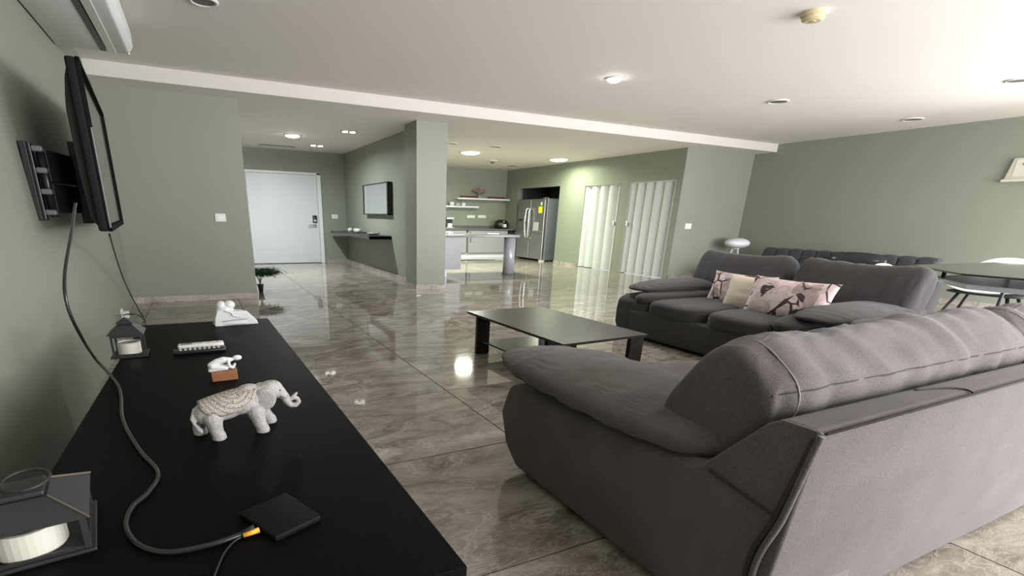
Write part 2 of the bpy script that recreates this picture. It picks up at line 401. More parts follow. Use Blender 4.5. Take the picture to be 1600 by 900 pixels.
# ------------------------------------------------------------------ switches and sockets
def plate(name, label, cat, c, axis, w, h, rock=2, group=None):
    """wall plate facing -y (axis 1) or -x (axis 0) or +x (axis 2)"""
    t = thing(name, label, cat, c, 0, group)
    def bb(u0, u1, t0, t1, z0, z1):
        if axis == 1: return bx(u0, u1, -t1, -t0, z0, z1)
        if axis == 0: return bx(-t1, -t0, u0, u1, z0, z1)
        return bx(t0, t1, u0, u1, z0, z1)
    mk('plate', bb(-w/2, w/2, 0, .009, -h/2, h/2), PLAST, t, bevel=.003)
    for k in range(rock):
        a = -w*.36+(w*.72)*k/rock; mk('rocker', bb(a+.003, a+w*.72/rock-.003, .009, .014, -h*.3, h*.3), WHITE, t, bevel=.002)
    return t
c = hit(344.5, 340, 1, YP); plate('light_switch', 'white light switch on the green wall left of the hall', 'light switch', c, 1, .125, .095, 1)
c = hit(523, 338.5, 1, YH); plate('light_switch', 'small white light switch right of the entry door', 'light switch', c, 1, .15, .095, 2)
c = hit(1075, 353.5, 1, YP); plate('light_switch', 'white light switch right of the folding doors', 'light switch', c, 1, .17, .105, 2)
c = hit(736, 338.5, 1, YK); plate('wall_socket', 'white double socket under the kitchen shelves, left one', 'socket', c, 1, .26, .075, 2)
c = hit(753, 338.5, 1, YK); plate('wall_socket', 'white double socket under the kitchen shelves, right one', 'socket', c, 1, .26, .075, 2)

# ------------------------------------------------------------------ hall mirror, shelf, keys
t = thing('wall_mirror', 'square mirror in a deep black frame on the hall wall', 'mirror', (XM, 0, 0))
y0, y1, z0, z1 = 9.08, 10.62, 1.10, 1.655
b = B(); box(b, -.09, 0, y0, y0+.05, z0, z1); box(b, -.09, 0, y1-.05, y1, z0, z1); box(b, -.09, 0, y0, y1, z0-.0, z0+.02); box(b, -.09, 0, y0, y1, z1-.02, z1)
mk('frame', b, BLACKP, t, bevel=.003)
mk('mirror_glass', bx(-.080, -.02, y0+.05, y1-.05, z0+.02, z1-.02), mat('mirror', (.82, .85, .84), .03, metal=1), t)
s = thing('wall_shelf', 'floating black shelf on the hall wall below the mirror', 'shelf', (XM, 0, .725))
mk('board', bx(-.42, 0, 9.15, 12.2, -.045, .0), mat('black_shelf', (.035, .038, .042), .35), s, bevel=.004)
mk('drawer', bx(-.43, -.0, 9.15, 10.3, -.05, .012), BLACKP, s, bevel=.004)
kt = thing('decor_tray', 'black tray on the hall shelf', 'tray', (XM-.2, 10.9, .725)); mk('tray_base', bx(-.15, .15, -.5, .5, 0, .01), BLACKP, kt)
b = B(); box(b, -.15, -.14, -.5, .5, .01, .03); box(b, .14, .15, -.5, .5, .01, .03); box(b, -.14, .14, .49, .5, .01, .03); mk('tray_rim', b, BLACKP, kt)
GLS = mat('greenish_ceramic', (.42, .46, .38), .25)
for i, (dx, dy, rr, lab) in enumerate([(-.05, .2, .055, 'small pale round candle holder at the left of the hall tray'), (.0, -.05, .05, 'small pale round candle holder in the middle of the hall tray'), (-.02, -.3, .065, 'larger glass candle holder at the right of the hall tray')]):
    b = B(); lathe(b, [(.02, 0), (rr, .02), (rr*1.05, .06), (rr*.7, .09), (rr*.6, .085), (rr*.9, .06), (.01, .03)], n=14)
    o = mk('candle_holder', b, GLS, smooth=True, loc=(XM-.2+dx, 10.9+dy, .735)); tag(o, lab, 'candle holder', 'candle holders on the hall tray')
b = B(); lathe(b, [(.06, 0), (.13, .03), (.135, .035), (.06, .01)], n=20); o = mk('bowl', b, WHITE, smooth=True, loc=(XM-.2, 9.6, .738)); tag(o, 'shallow white bowl on the near end of the hall shelf', 'bowl')

# ------------------------------------------------------------------ ceiling fittings
TRIM = mat('fitting_trim', (.7, .69, .66), .4); DARKG = mat('fitting_recess', (.12, .12, .12), .5)
def glow(col, s): return mat('lamp_glow_%d_%d' % (s, int(col[2]*100)), (.9, .9, .9), .5, emit=(col, s))
def downlight(px, py, zc, r, lit, label, group, col=(1, 1, 1), strength=30, power=20, name='ceiling_downlight', dome=False):
    c = hit(px, py, 2, zc); t = thing(name, label, 'ceiling light', c, 0, group)
    b = B(); lathe(b, [(r, 0), (r, -.008), (r*.86, -.014), (r*.78, -.010), (r*.78, 0)], n=24); mk('trim_ring', b, TRIM, t, smooth=True)
    b = B(); lathe(b, [(r*.79, -.001), (r*.77, -.007), (.001, -.008)] if not (lit and dome) else [(r*.79, -.001), (r*.74, -.022), (r*.5, -.036), (.001, -.042)], n=24)
    mk('diffuser', b, glow(col, strength) if lit else DARKG, t)
    if lit:
        l = bpy.data.lights.new('lamp', 'AREA'); l.shape = 'DISK'; l.size = r*1.5; l.energy = power; l.color = col; l.spread = math.radians(170)
        o = bpy.data.objects.new('lamp_light', l); COL.objects.link(o); o.parent = t; o.location = (0, 0, -.05 if dome else -.02)
    return t
downlight(960, 122, H, .09, True, 'lit white ceiling light over the living room', None, (1, 1, 1), 45, 45, dome=True)
downlight(457, 211, HL, .15, True, 'lit white ceiling light over the hall', None, (.95, .98, 1), 45, 85, dome=True)
downlight(735, 238, HL, .25, True, 'lit round kitchen ceiling light, left one', None, (.95, 1, .82), 14, 170, dome=True)
downlight(873, 249, HL, .25, True, 'lit round kitchen ceiling light, right one near folding doors', None, (.93, 1, .74), 14, 46, dome=True)
for px, py, z, r, lab in [(1216, 158, H, .12, 'unlit round ceiling spot, middle of the living room ceiling'), (1426, 186, H, .13, 'unlit round ceiling spot close to the right wall'), (1590, 125, H, .1, 'unlit ceiling spot at the right edge of the photo'), (318, 1, H, .1, 'unlit ceiling spot at the top edge of the photo'), (775, 229, HL, .13, 'small unlit kitchen ceiling spot nearest the column'), (708, 224, HL, .1, 'unlit kitchen ceiling spot beside the column top'), (800, 258.5, HL, .2, 'unlit flat ceiling light near the kitchen corner')]:
    downlight(px, py, z, r, False, lab, None)
def twin(px, py, sc, label):
    c = hit(px, py, 2, HL); t = thing('twin_spotlight', label, 'ceiling light', c, 0)
    mk('plate', bx(-.2*sc, .2*sc, -.09*sc, .09*sc, -.008, 0), DARKG, t, bevel=.003)
    for s in (-1, 1):
        b = B(); lathe(b, [(.078*sc, -.008), (.07*sc, -.02), (.001, -.021)], c=(s*.1*sc, 0, 0), n=16); mk('bulb', b, glow((1, .98, .93), 5), t)
twin(545, 205, .62, 'twin spotlight in the hall ceiling, nearer one'); twin(495, 227, .7, 'twin spotlight in the hall ceiling, farther one by the door')
c = hit(1273, 19, 2, H); t = thing('smoke_detector', 'yellowed round smoke detector on the living room ceiling', 'smoke detector', c)
YEL = mat('yellowed_plastic', (.62, .54, .33), .45)
b = B(); lathe(b, [(.085, 0), (.085, -.02), (.078, -.026), (.001, -.026)], n=28); mk('base', b, YEL, t, smooth=False)
b = B(); lathe(b, [(.07, -.026), (.072, -.045), (.05, -.056), (.001, -.056)], n=28); mk('cover', b, YEL, t, smooth=False)
b = B(); lathe(b, [(.022, -.056), (.02, -.06), (.001, -.06)], n=14); mk('sensor_cap', b, mat('dim_yellow', (.45, .38, .2), .5), t)
c = hit(770, 250.5, 2, HL); t = thing('ceiling_sensor', 'small grey ceiling sensor over the kitchen', 'sensor', c)
b = B(); lathe(b, [(.11, 0), (.11, -.02), (.06, -.03), (.001, -.03)], n=18); mk('base', b, TRIM, t)
b = B(); lathe(b, [(.05, -.03), (.045, -.06), (.001, -.075)], n=14); mk('lens', b, DARKG, t)
o = mk('ceiling_access_hatch', bx(-.35, .35, -.05, .05, -.006, 0), DARKG, loc=hit(433, 227.5, 2, HL)); tag(o, 'narrow grey slot in the hall ceiling above the door', 'ceiling vent')

# ------------------------------------------------------------------ folding doors
VINYL = mat('white_vinyl', (.62, .645, .635), .35)
def folding(name, label, y0, y1, z, nf, hy):
    n = nf*2; w = (y1-y0)/n; A = .085
    root = struct(name, bx(XC+.03, XC+.11, y0, y1, z-.03, z), VINYL, label)
    for k in range(n):
        a = y0+k*w; s = 1 if k % 2 else -1; b = B(); m = 5
        fr, bkk = [], []
        for i in range(m+1):
            tt = i/m; y = a+w*tt; x = XC+.06+s*A*(0.5-tt)*1.0+.018*math.sin(PI*tt)*(-1)
            fr.append((x, y)); bkk.append((x+.006, y))
        prism(b, fr+bkk[::-1], 2, .012, z-.025); mk('slat', b, VINYL, root, smooth=False)
    b = B(); tube(b, [(XC-.03, hy, .99), (XC-.03, hy, 1.08)], .010, 8); box(b, XC-.025, XC+.05, hy-.012, hy+.012, .98, 1.06); mk('handle', b, CHROME, root, smooth=False)
folding('door_2', 'white accordion folding door nearer the fridge', 8.94, 10.10, 1.84, 4, 9.0)
folding('door_3', 'white accordion folding door nearer the living room', 7.47, 8.65, 1.85, 5, 8.6)
b = B(); 
for (y0, y1, z) in WB[1:]:
    box(b, XC-.006, XC+.12, y0, y0+.02, 0, z); box(b, XC-.006, XC+.12, y1-.02, y1, 0, z); box(b, XC-.006, XC+.12, y0, y1, z-.012, z)
struct('trim_2', b, mat('door_jamb', (.33, .35, .29), .5), 'thin jambs around the folding doors')

# ------------------------------------------------------------------ kitchen
STEEL = mat('stainless_steel', (.33, .32, .31), .33, metal=.85, noise_amt=.06, noise_scale=6, stretch=(1, 1, 12))
SIDE = mat('fridge_side_grey', (.20, .215, .24), .35, metal=.3)
f = thing('refrigerator', 'side-by-side stainless steel refrigerator in the wall niche', 'refrigerator', (8.20, 12.08, 0))
L2 = .62
mk('cabinet', bx(.09, .95, -L2, L2, .03, 1.585), SIDE, f, bevel=.01)
for (a, c2) in ((.015, L2), (-L2, -.015)):
    mk('upper_door', bx(0, .085, a+(.13 if a > 0 else 0), c2, .72, 1.575) if False else bx(0, .085, a, c2, .05, 1.575), STEEL, f, bevel=.012)
mk('door_groove', bx(-.004, 0, -L2+.02, L2-.02, .715, .722), mat('steel_shadow_line', (.1, .1, .1), .4, metal=.6), f)
for s in (-1, 1):
    b = B(); tube(b, spline([(0, s*.05+.05, 1.34), (-.06, s*.075+.05, 1.30), (-.085, s*.09+.05, 1.0), (-.085, s*.09+.05, .95), (-.06, s*.06+.05, .62), (0, s*.04+.05, .58)]), .028, 8); mk('handle', b, mat('polished_handle', (.75, .75, .75), .2, metal=1), f, smooth=True)
mk('ice_dispenser', bx(-.006, 0, -.40, -.16, .78, 1.0), mat('dispenser_grey', (.45, .46, .46), .3), f, bevel=.004)
mk('control_strip', bx(-.008, 0, .36, .56, 1.02, 1.07), BLACKP, f)
mk('energy_sticker', bx(-.004, 0, -.52, -.36, 1.23, 1.39), mat('yellow_paper', (.80, .85, .02), .6), f)
mk('paper_tag', bx(-.004, 0, -.50, -.44, 1.42, 1.50), WHITE, f)
mk('hinge_cap', bx(.02, .14, -.6, -.5, 1.585, 1.61), DARKG, f)
mk('foot', bx(.02, .14, -.6, -.5, 0.0, .05), PLAST, f); mk('foot', bx(.5, .8, -.62, -.5, 0.0, .05), PLAST, f)
CAB = mat('light_grey_laminate', (.33, .335, .36), .3); TOP = mat('grey_granite', (.14, .135, .14), .18, noise_amt=.4, noise_scale=30); KICK = mat('white_kickboard', (.72, .73, .76), .4)
YC = 12.97
x = 4.10
for i in range(3):
    w = 1.29; t = thing('base_cabinet', ['light grey base cabinet mostly behind the column', 'light grey base cabinet in the middle of the kitchen run', 'light grey base cabinet at the fridge end of the counter'][i], 'cabinet', (x+w/2+.04*i, YC, 0), 0, 'kitchen base cabinets')
    t.location.x = 4.10+1.33*i+w/2+.02
    mk('carcass', bx(-w/2, w/2, .03, .6, .1, .745), CAB, t)
    mk('kickboard', bx(-w/2-.02, w/2+.02, .06, .08, 0, .135), KICK, t)
    dr = mk('drawer', bx(-w/2+.01, w/2-.01, 0, .03, .625, .735), CAB, t, bevel=.004)
    mk('drawer_pull', bx(-w/2+.05, -w/2+.075, -.02, 0, .65, .71), DARKG, dr)
    dd = mk('door', bx(-w/2+.01, w/2-.01, 0, .03, .14, .615), CAB, t, bevel=.004)
    mk('door_pull', bx(-w/2+.06, -w/2+.085, -.02, 0, .42, .60), DARKG, dd)
t = mk('kitchen_counter', bx(3.55, XC-.02, YC-.04, YK-.005, .752, .79), TOP, bevel=.004); tag(t, 'grey stone kitchen counter along the end wall', 'counter')
mk('backsplash', bx(3.55, XC-.02, YK-.025, YK-.005, .79, .86), TOP, t)
t = mk('end_panel', bx(XC-.21, XC-.03, YC+.02, YC+.6, 0, .75), MATTB); t.name = 'counter_end_panel'; tag(t, 'dark gap panel between counter and refrigerator', 'cabinet panel')
# sink rim and hob on the counter
t = mk('kitchen_sink', bx(-.75, .75, -.17, .17, 0, .006), mat('sink_steel', (.45, .46, .47), .2, metal=1), loc=(6.6, 13.25, .79), bevel=.003); tag(t, 'flat stainless sink set in the grey counter', 'sink')
mk('basin', bx(-.4, .1, -.12, .12, .006, .009), DARKG, t)
# coffee machine beside column, air fryer at right
t = thing('air_fryer', 'black rounded air fryer on the counter near the fridge', 'air fryer', (7.98, 13.22, .791))
b = B(); lathe(b, [(.14, 0), (.19, .03), (.2, .12), (.175, .2), (.1, .245), (.001, .25)], n=20, sx=1.1, sy=.9); mk('body', b, BLACKP, t, smooth=True)
mk('drawer_handle', bx(-.06, .03, -.25, -.16, .04, .13), mat('steel_label', (.6, .62, .62), .3), t, bevel=.01)
mk('knob', tube(B(), [(-.02, -.15, .19), (-.02, -.2, .2)], .03, 12), CHROME, t, smooth=True)
t = thing('coffee_machine', 'small chrome and black coffee machine beside the column', 'coffee machine', (6.28, 13.2, .79))
mk('base', bx(-.12, .12, -.12, .12, 0, .03), CHROME, t, bevel=.005); mk('column', bx(-.12, .12, .02, .12, .03, .23), BLACKP, t, bevel=.005); mk('head', bx(-.12, .12, -.12, .12, .23, .29), CHROME, t, bevel=.008); mk('jug', bx(-.06, .06, -.1, .0, .03, .13), WHITE, t, bevel=.01)
# floating shelves
def fshelf(x0, x1, z, label):
    t = thing('floating_shelf', label, 'shelf', ((x0+x1)/2, YK, z), 0, 'kitchen wall shelves'); w = x1-x0
    mk('board', bx(-w/2, w/2, -.25, 0, -.04, 0), WHITE, t, bevel=.003); return t
pa, pb = hit(714, 308, 1, YK-.2), hit(797, 312, 1, YK-.2); fshelf(pa.x, min(pb.x, XC-.02), (pa.z+pb.z)/2-.0, 'upper long white floating shelf in the kitchen')
zs = (pa.z+pb.z)/2
pc, pd = hit(690, 321, 1, YK-.2), hit(747, 322.5, 1, YK-.2); fshelf(pc.x, pd.x, (pc.z+pd.z)/2, 'lower short white floating shelf beside the column')
zl = (pc.z+pd.z)/2
RED = mat('dark_red_lacquer', (.16, .025, .02), .4)
for (x, w, lab) in [(pa.x+.42, .52, 'dark red lidded tray at the left end of the upper kitchen shelf'), (pb.x-.42, .55, 'dark red lidded tray at the right end of the upper kitchen shelf')]:
    t = thing('serving_tray', lab, 'tray', (x, YK-.13, zs)); mk('tray_body', bx(-w/2, w/2, -.08, .08, 0, .03), RED, t, bevel=.008)
    b = B()
    for k in range(5): box(b, -w/2+.03+k*w/5.2, -w/2+.03+k*w/5.2+w*.13, -.07, .07, .03, .05)
    mk('ridges', b, RED, t, bevel=.006)
t = thing('flower_vase', 'glass vase of dusty pink dried flowers on the upper kitchen shelf', 'vase', (7.35, YK-.13, zs))
b = B(); lathe(b, [(.05, 0), (.06, .05), (.03, .08), (.035, .09), (.03, .09), (.02, .06), (.001, .02)], n=14); mk('vase', b, mat('pale_glass', (.5, .55, .5), .15, trans=.5), t, smooth=True)
b = B(); random.seed(3)
for k in range(46):
    a, rr = random.uniform(0, 2*PI), random.uniform(0, .2); c = Vector((math.cos(a)*rr*1.1, math.sin(a)*rr*.4, .16+random.uniform(0, .1)-rr*.15)); sphere(b, c, random.uniform(.02, .035), 6, 4)
fw = mk('blossoms', b, mat('dusty_pink', (.30, .20, .17), .8, noise_amt=.3), t); fw['kind'] = 'stuff'
b = B()
for k in range(9): a = k*.7; tube(b, [(0, 0, .05), (math.cos(a)*.14, math.sin(a)*.05, .18)], .004, 4)
mk('stems', b, mat('stem_brown', (.12, .1, .06), .8), t)
for (x, r, h2, lab, gcol) in [(hit(706, 318, 1, YK-.13).x, .07, .10, 'white cup on the lower kitchen shelf, left one', WHITE), (hit(724, 319, 1, YK-.13).x, .065, .085, 'white cup on the lower kitchen shelf, right one', WHITE), (hit(715, 319, 1, YK-.13).x, .09, .07, 'green-grey bowl between the two white cups', GLS)]:
    b = B(); lathe(b, [(r*.7, 0), (r, h2*.3), (r, h2), (r*.9, h2), (r*.85, h2*.3), (.001, .02)], n=16)
    o = mk('cup' if 'cup' in lab else 'bowl', b, gcol, smooth=True, loc=(x, YK-.13, zl)); tag(o, lab, lab.split()[1] if 'cup' in lab else 'bowl')
# breakfast bar: slab, round leg, grey cabinet support
t = thing('breakfast_bar', 'slim grey breakfast bar on a round metal leg', 'bar counter', (0, 8.95, 0))
mk('bar_top', bx(3.52, 5.82, -.06, .8, .728, .778), TOP, t, bevel=.006)
b = B(); lathe(b, [(.115, 0), (.115, .72)], c=(5.66, .06, 0), n=28); mk('round_leg', b, mat('brushed_leg', (.42, .43, .48), .3, metal=.15), t, smooth=True)
b = B(); lathe(b, [(.125, 0), (.125, .02), (.115, .022)], c=(5.66, .06, 0), n=28); mk('leg_collar', b, DARKG, t, smooth=True)
mk('support_cabinet', bx(3.60, 4.535, .0, .75, .13, .728), CAB, t, bevel=.004); mk('plinth', bx(3.65, 4.25, .03, .7, 0, .13), KICK, t)
b = B(); sphere(b, (5.35, .2, .785), (.14, .1, .012), 14, 6); o = mk('dish', b, WHITE, smooth=True, loc=(0, 8.95, 0)); tag(o, 'small white dish on the breakfast bar', 'dish')
b = B(); sphere(b, (0, 0, .02), (.1, .08, .03), 12, 6); o = mk('dish', b, WHITE, smooth=True, loc=(4.30, 9.05, .778)); tag(o, 'white dish on the bar beside the column', 'dish')
# dark mat on kitchen floor
b = B(); prism(b, [(-.8, .08), (-.8, .32), (-.3, .3), (.25, .12), (.2, .08)], 2, 0, .008); o = mk('floor_mat', b, mat('dark_grey_mat', (.07, .07, .075), .9), loc=(7.0, 12.1, 0.001)); tag(o, 'dark grey mat on the floor before the kitchen cabinets', 'mat')

# ------------------------------------------------------------------ potted plant behind the partition
t = thing('potted_plant', 'small bushy green plant in a slim black pot at the hall corner', 'plant', (.72, 7.86, 0))
b = B(); lathe(b, [(.028, 0), (.042, .10), (.05, .112), (.04, .112), (.035, .09), (.001, .09)], n=16); mk('pot', b, MATTB, t, smooth=True)
random.seed(11)
for k in range(5): mk('stem', tube(B(), spline([(0, 0, .09), (.015*math.cos(k), .015*math.sin(k), .17), (.06*math.cos(k*1.3), .05*math.sin(k*1.3), .25)], 3), .005, 4), mat('stem_green', (.05, .07, .03), .8), t)
b = B()
for k in range(1500):
    a = random.uniform(0, 2*PI); el = random.uniform(-.35, .7); c = Vector((.05+random.gauss(0, .08), .02+random.gauss(0, .07), .285+random.gauss(0, .02)))
    d = Vector((math.cos(a)*math.cos(el), math.sin(a)*math.cos(el), math.sin(el)*.32)); L = random.uniform(.10, .27); w = d.cross(Vector((0, 0, 1))).normalized()*.007
    e = c+d*L+Vector((0, 0, -.03)); m2 = c+d*L*.5
    v = [b.verts.new(q) for q in (c, m2+w, e, m2-w)]; b.faces.new(v)
lv = mk('foliage', b, mat('needle_green', (.010, .042, .008), .9, spec=.1, noise_amt=.4), t); lv['kind'] = 'stuff'

# ------------------------------------------------------------------ TV console
t = thing('tv_console', 'long low black wood-grain television console along the left wall', 'tv console', (0, .68, 0))
ZC = .5
b = B(); prism(b, [(-.412, -.005), (.366, -.018), (.311, 2.49), (-.352, 2.50)], 2, ZC-.042, ZC); mk('top_panel', b, WENGE, t, bevel=.002)
b = B(); prism(b, [(-.39, .03), (.33, .02), (.28, .05), (-.39, .06)], 2, .0, ZC-.042); mk('end_panel', b, WENGE, t)
b = B(); prism(b, [(-.36, 2.43), (.27, 2.42), (.27, 2.45), (-.36, 2.46)], 2, .0, ZC-.042); mk('end_panel', b, WENGE, t)
mk('bottom_shelf', bx(-.35, .27, .06, 2.43, .05, .08), WENGE, t); mk('back_panel', bx(-.37, -.355, .06, 2.43, .05, ZC-.042), WENGE, t)
for k in range(3):
    b = B(); ya, yb2 = .07+k*.79, .07+k*.79+.77; prism(b, [(.272, ya), (.292, ya), (.292, yb2), (.272, yb2)], 2, .09, ZC-.05); dr = mk('drawer', b, WENGE, t, bevel=.003)
    mk('drawer_pull', tube(B(), [(.305, (ya+yb2)/2-.08, .3), (.305, (ya+yb2)/2+.08, .3)], .007, 8), CHROME, dr, smooth=True)

# objects on the console ------------------------------------------------
PORC = mat('antique_white_resin', (.37, .355, .34), .65, noise_amt=.35, noise_scale=85, bump=.6, bump_scale=220)
t = thing('elephant_figurine', 'white carved elephant figurine with raised curled trunk on the console', 'figurine', (.052, 1.462, ZC+.0005), .08); t.scale = (1.10, 1.16, 1.0)
b = B()
sphere(b, (-.052, 0, .079), (.062, .034, .036)); sphere(b, (.0, 0, .088), (.055, .036, .036)); sphere(b, (.03, 0, .098), (.035, .030, .034)); sphere(b, (.018, 0, .120), (.030, .020, .018)); sphere(b, (-.08, 0, .070), (.038, .031, .036))
chain(b, [(.02, 0, .103, .028), (.05, 0, .108, .025), (.072, 0, .113, .027)]); sphere(b, (.078, 0, .112), (.028, .023, .028)); sphere(b, (.09, 0, .104), (.02, .017, .02))
chain(b, [(.094, 0, .104, .017), (.107, -.002, .087, .0125), (.112, -.004, .070, .0100), (.120, -.006, .058, .0082), (.133, -.008, .056, .0072), (.142, -.009, .065, .0065), (.139, -.009, .077, .0058), (.127, -.008, .080, .0052), (.121, -.008, .074, .0048), (.130, -.008, .086, .005), (.138, -.008, .093, .0042)])
for (x, y, fx, fy) in [(-.075, -.022, -.070, -.028), (-.098, .020, -.108, .026), (.028, -.022, .036, -.028), (.044, .020, .066, .026)]:
    chain(b, [(x, y, .062, .024), ((x+fx)/2, (y+fy)/2, .035, .018), (fx, fy, .016, .0155), (fx+.003, fy, .010, .017)])
    lathe(b, [(.017, 0), (.0185, .004), (.016, .010)], c=(fx+.003, fy, 0), n=12)
chain(b, [(-.112, 0, .085, .006), (-.122, -.008, .062, .005), (-.116, -.016, .045, .0045), (-.108, -.022, .032, .007), (-.105, -.024, .026, .004)])
o = mk('body', b, PORC, t); remesh(o, .0022, 5)
for s in (-1, 1):
    b = B(); pillow(b, (.027, .0045, .030), 2.4, 8, M=TR((.052, s*.030, .097), 0, .35, s*.35)); mk('ear', b, PORC, t, smooth=True)
    b = B(); tube(b, [(.094, s*.012, .094), (.108, s*.015, .088), (.118, s*.014, .092)], [.0035, .003, .0012], 6); mk('tusk', b, PORC, t, smooth=True)
    mk('eye', sphere(B(), (.094, s*.018, .113), .003, 8, 6), DARKG, t)
# patterned saddle blanket, draped over the back
m_, nt, pb_ = new_nodes('engraved_blanket')
tc = nt.nodes.new('ShaderNodeTexCoord'); vo = nt.nodes.new('ShaderNodeTexVoronoi'); vo.feature = 'DISTANCE_TO_EDGE'; vo.inputs['Scale'].default_value = 170; nt.links.new(tc.outputs['Object'], vo.inputs['Vector'])
wv = nt.nodes.new('ShaderNodeTexWave'); wv.wave_type = 'RINGS'; wv.rings_direction = 'SPHERICAL'; wv.inputs['Scale'].default_value = 30; wv.inputs['Distortion'].default_value = 1.2
mp = nt.nodes.new('ShaderNodeMapping'); mp.inputs['Location'].default_value = (.02, 0, -.12); nt.links.new(tc.outputs['Object'], mp.inputs[0]); nt.links.new(mp.outputs[0], wv.inputs['Vector'])
l1 = ramp(nt, vo.outputs['Distance'], [(.02, (0, 0, 0)), (.08, (1, 1, 1))]); l2 = ramp(nt, wv.outputs['Fac'], [(.15, (.5, .5, .5)), (.35, (1, 1, 1))])
c3 = mixc(nt, 1.0, l1, l2, 'MULTIPLY'); nt.links.new(mixc(nt, c3, (.10, .085, .07), (.50, .45, .39)), pb_.inputs['Base Color'])
bp = nt.nodes.new('ShaderNodeBump'); bp.inputs['Strength'].default_value = .5; bp.inputs['Distance'].default_value = .001; nt.links.new(c3, bp.inputs['Height']); nt.links.new(bp.outputs[0], pb_.inputs['Normal']); pb_.inputs['Roughness'].default_value = .6
b = B(); NX, NA = 20, 18; rows = []
for i in range(NX+1):
    u = i/NX; x = -.104+.140*u; ry = .0390-.005*abs(2*u-1)**2; cz = .0700+.026*u; rz_ = .0395-.005*abs(2*u-1)**2
    lim = 1.85*math.sqrt(max(0.05, 1-abs(2*u-1)**3)); rows.append([b.verts.new((x, ry*math.sin(-lim+2*lim*j/NA), cz+rz_*math.cos(-lim+2*lim*j/NA))) for j in range(NA+1)])
for i in range(NX):
    for j in range(NA): b.faces.new((rows[i][j], rows[i+1][j], rows[i+1][j+1], rows[i][j+1]))
o = mk('saddle_blanket', b, m_, t, smooth=True); so = o.modifiers.new('th', 'SOLIDIFY'); so.thickness = .002; so.offset = 1

WRES = mat('smooth_white_ceramic', (.66, .66, .66), .35)
t = thing('embrace_sculpture', 'smooth white abstract embracing couple sculpture at the far end of the console', 'sculpture', (.125, 3.05, ZC), .05)
b = B()
prism(b, [(-.11, 0), (.118, 0), (.112, .02), (.07, .066), (.03, .076), (-.02, .082), (-.09, .084), (-.106, .04)], 1, -.036, .036)
sphere(b, (-.064, 0, .106), (.027, .027, .029)); sphere(b, (-.022, -.002, .110), (.031, .027, .026)); sphere(b, (-.048, 0, .086), (.046, .032, .030)); sphere(b, (0, 0, .012), (.12, .046, .016))
o = mk('figures', b, WRES, t); remesh(o, .003, 10)
b = B(); tube(b, spline([(-.05, -.040, .084), (-.02, -.041, .072), (-.01, -.041, .055), (.03, -.041, .045)]), .0035, 8); mk('arm', b, WRES, t, smooth=True)
b = B(); tube(b, spline([(-.07, -.040, .026), (-.02, -.041, .030), (.06, -.041, .034)]), .0028, 6); mk('carved_line', b, mat('carved_grey', (.35, .35, .36), .6), t, smooth=True)

t = thing('kneeling_figurine', 'tiny white bowing figure kneeling on a brown wooden block', 'figurine', (.018, 2.0, ZC), .02)
mk('wooden_block', bx(-.042, .048, -.028, .028, 0, .036), mat('oiled_brown_wood', (.26, .105, .045), .4, noise_amt=.35, noise_scale=14, stretch=(2, 9, 9)), t, bevel=.003)
b = B(); z = .036
for s in (-1, 1):
    chain(b, [(-.045, s*.010, z+.004, .006), (-.030, s*.010, z+.006, .007), (.012, s*.011, z+.009, .0085), (-.035, s*.009, z+.017, .0115)])
    chain(b, [(.022, s*.013, z+.032, .0062), (.024, s*.014, z+.014, .0052), (.036, s*.008, z+.007, .005), (.044, s*.003, z+.018, .0045)])
chain(b, [(-.037, 0, z+.020, .014), (-.018, 0, z+.032, .0125), (.006, 0, z+.038, .0125), (.023, 0, z+.036, .011), (.038, 0, z+.038, .006)])
sphere(b, (.055, 0, z+.042), (.017, .010, .0105))
o = mk('figure', b, WRES, t); remesh(o, .0016, 3)

# remotes
def remote(name, label, cx, cy, L, Wd, z0, h, colr, rz, nb):
    t = thing(name, label, 'remote control', (cx, cy, z0), rz)
    mk('casing', bx(-L/2, L/2, -Wd/2, Wd/2, 0, h), colr, t, bevel=h*.4, segs=3)
    for r in range(2 if nb > 6 else 1):
        for k in range(nb):
            x = -L*.36+L*.72*k/(nb-1); y = (-.25+.5*r)*Wd if nb > 6 else 0
            mk('button', bx(x-.004, x+.004, y-.004, y+.004, h, h+.002), PLAST if colr is BLACKP else mat('grey_buttons', (.3, .3, .3), .5), t)
    if colr is not BLACKP: mk('display', bx(-L*.42, -L*.2, -Wd*.3, Wd*.3, h, h+.001), mat('grey_display', (.2, .22, .2), .2), t)
remote('remote_control', 'white remote control lying behind the black one', -.055, 2.56, .195, .055, ZC, .018, PLAST, .03, 5)
remote('remote_control', 'black remote control with pale buttons lying in front', -.06, 2.455, .215, .055, ZC, .018, BLACKP, .03, 9)

# black box with two plugs
pc2 = [hit(373, 800, 2, ZC+.014), hit(430, 839, 2, ZC+.014), hit(502, 805, 2, ZC+.014), hit(447, 768, 2, ZC+.014)]
b = B(); prism(b, [(p.x, p.y) for p in pc2], 2, ZC, ZC+.014); o = mk('media_box', b, mat('flat_black', (.0055, .0055, .0055), .6, spec=.12), bevel=.004, segs=3); tag(o, 'flat matt black media box on the console', 'media box')
def cord(name, label, pts, r, material=None, n=8):
    b = B(); tube(b, spline(pts, 8), r, n); o = mk(name, b, material or BLACKP, smooth=True); return tag(o, label, 'cable')
zt = ZC+.006
cps = [hit(*p, 2, zt) for p in [(150, 562), (185, 603), (192, 655), (217, 702), (247, 738), (233, 768), (207, 792), (197, 822), (216, 851), (262, 863), (330, 851), (380, 834)]]
cps = [hit(118, 318, 0, -.44), hit(112, 360, 0, -.42), hit(101, 430, 0, -.42), hit(106, 480, 0, -.42), hit(128, 528, 0, -.415)]+cps
c1 = cord('video_cable', 'thick black cable hanging from the television across the console', cps, .0055)
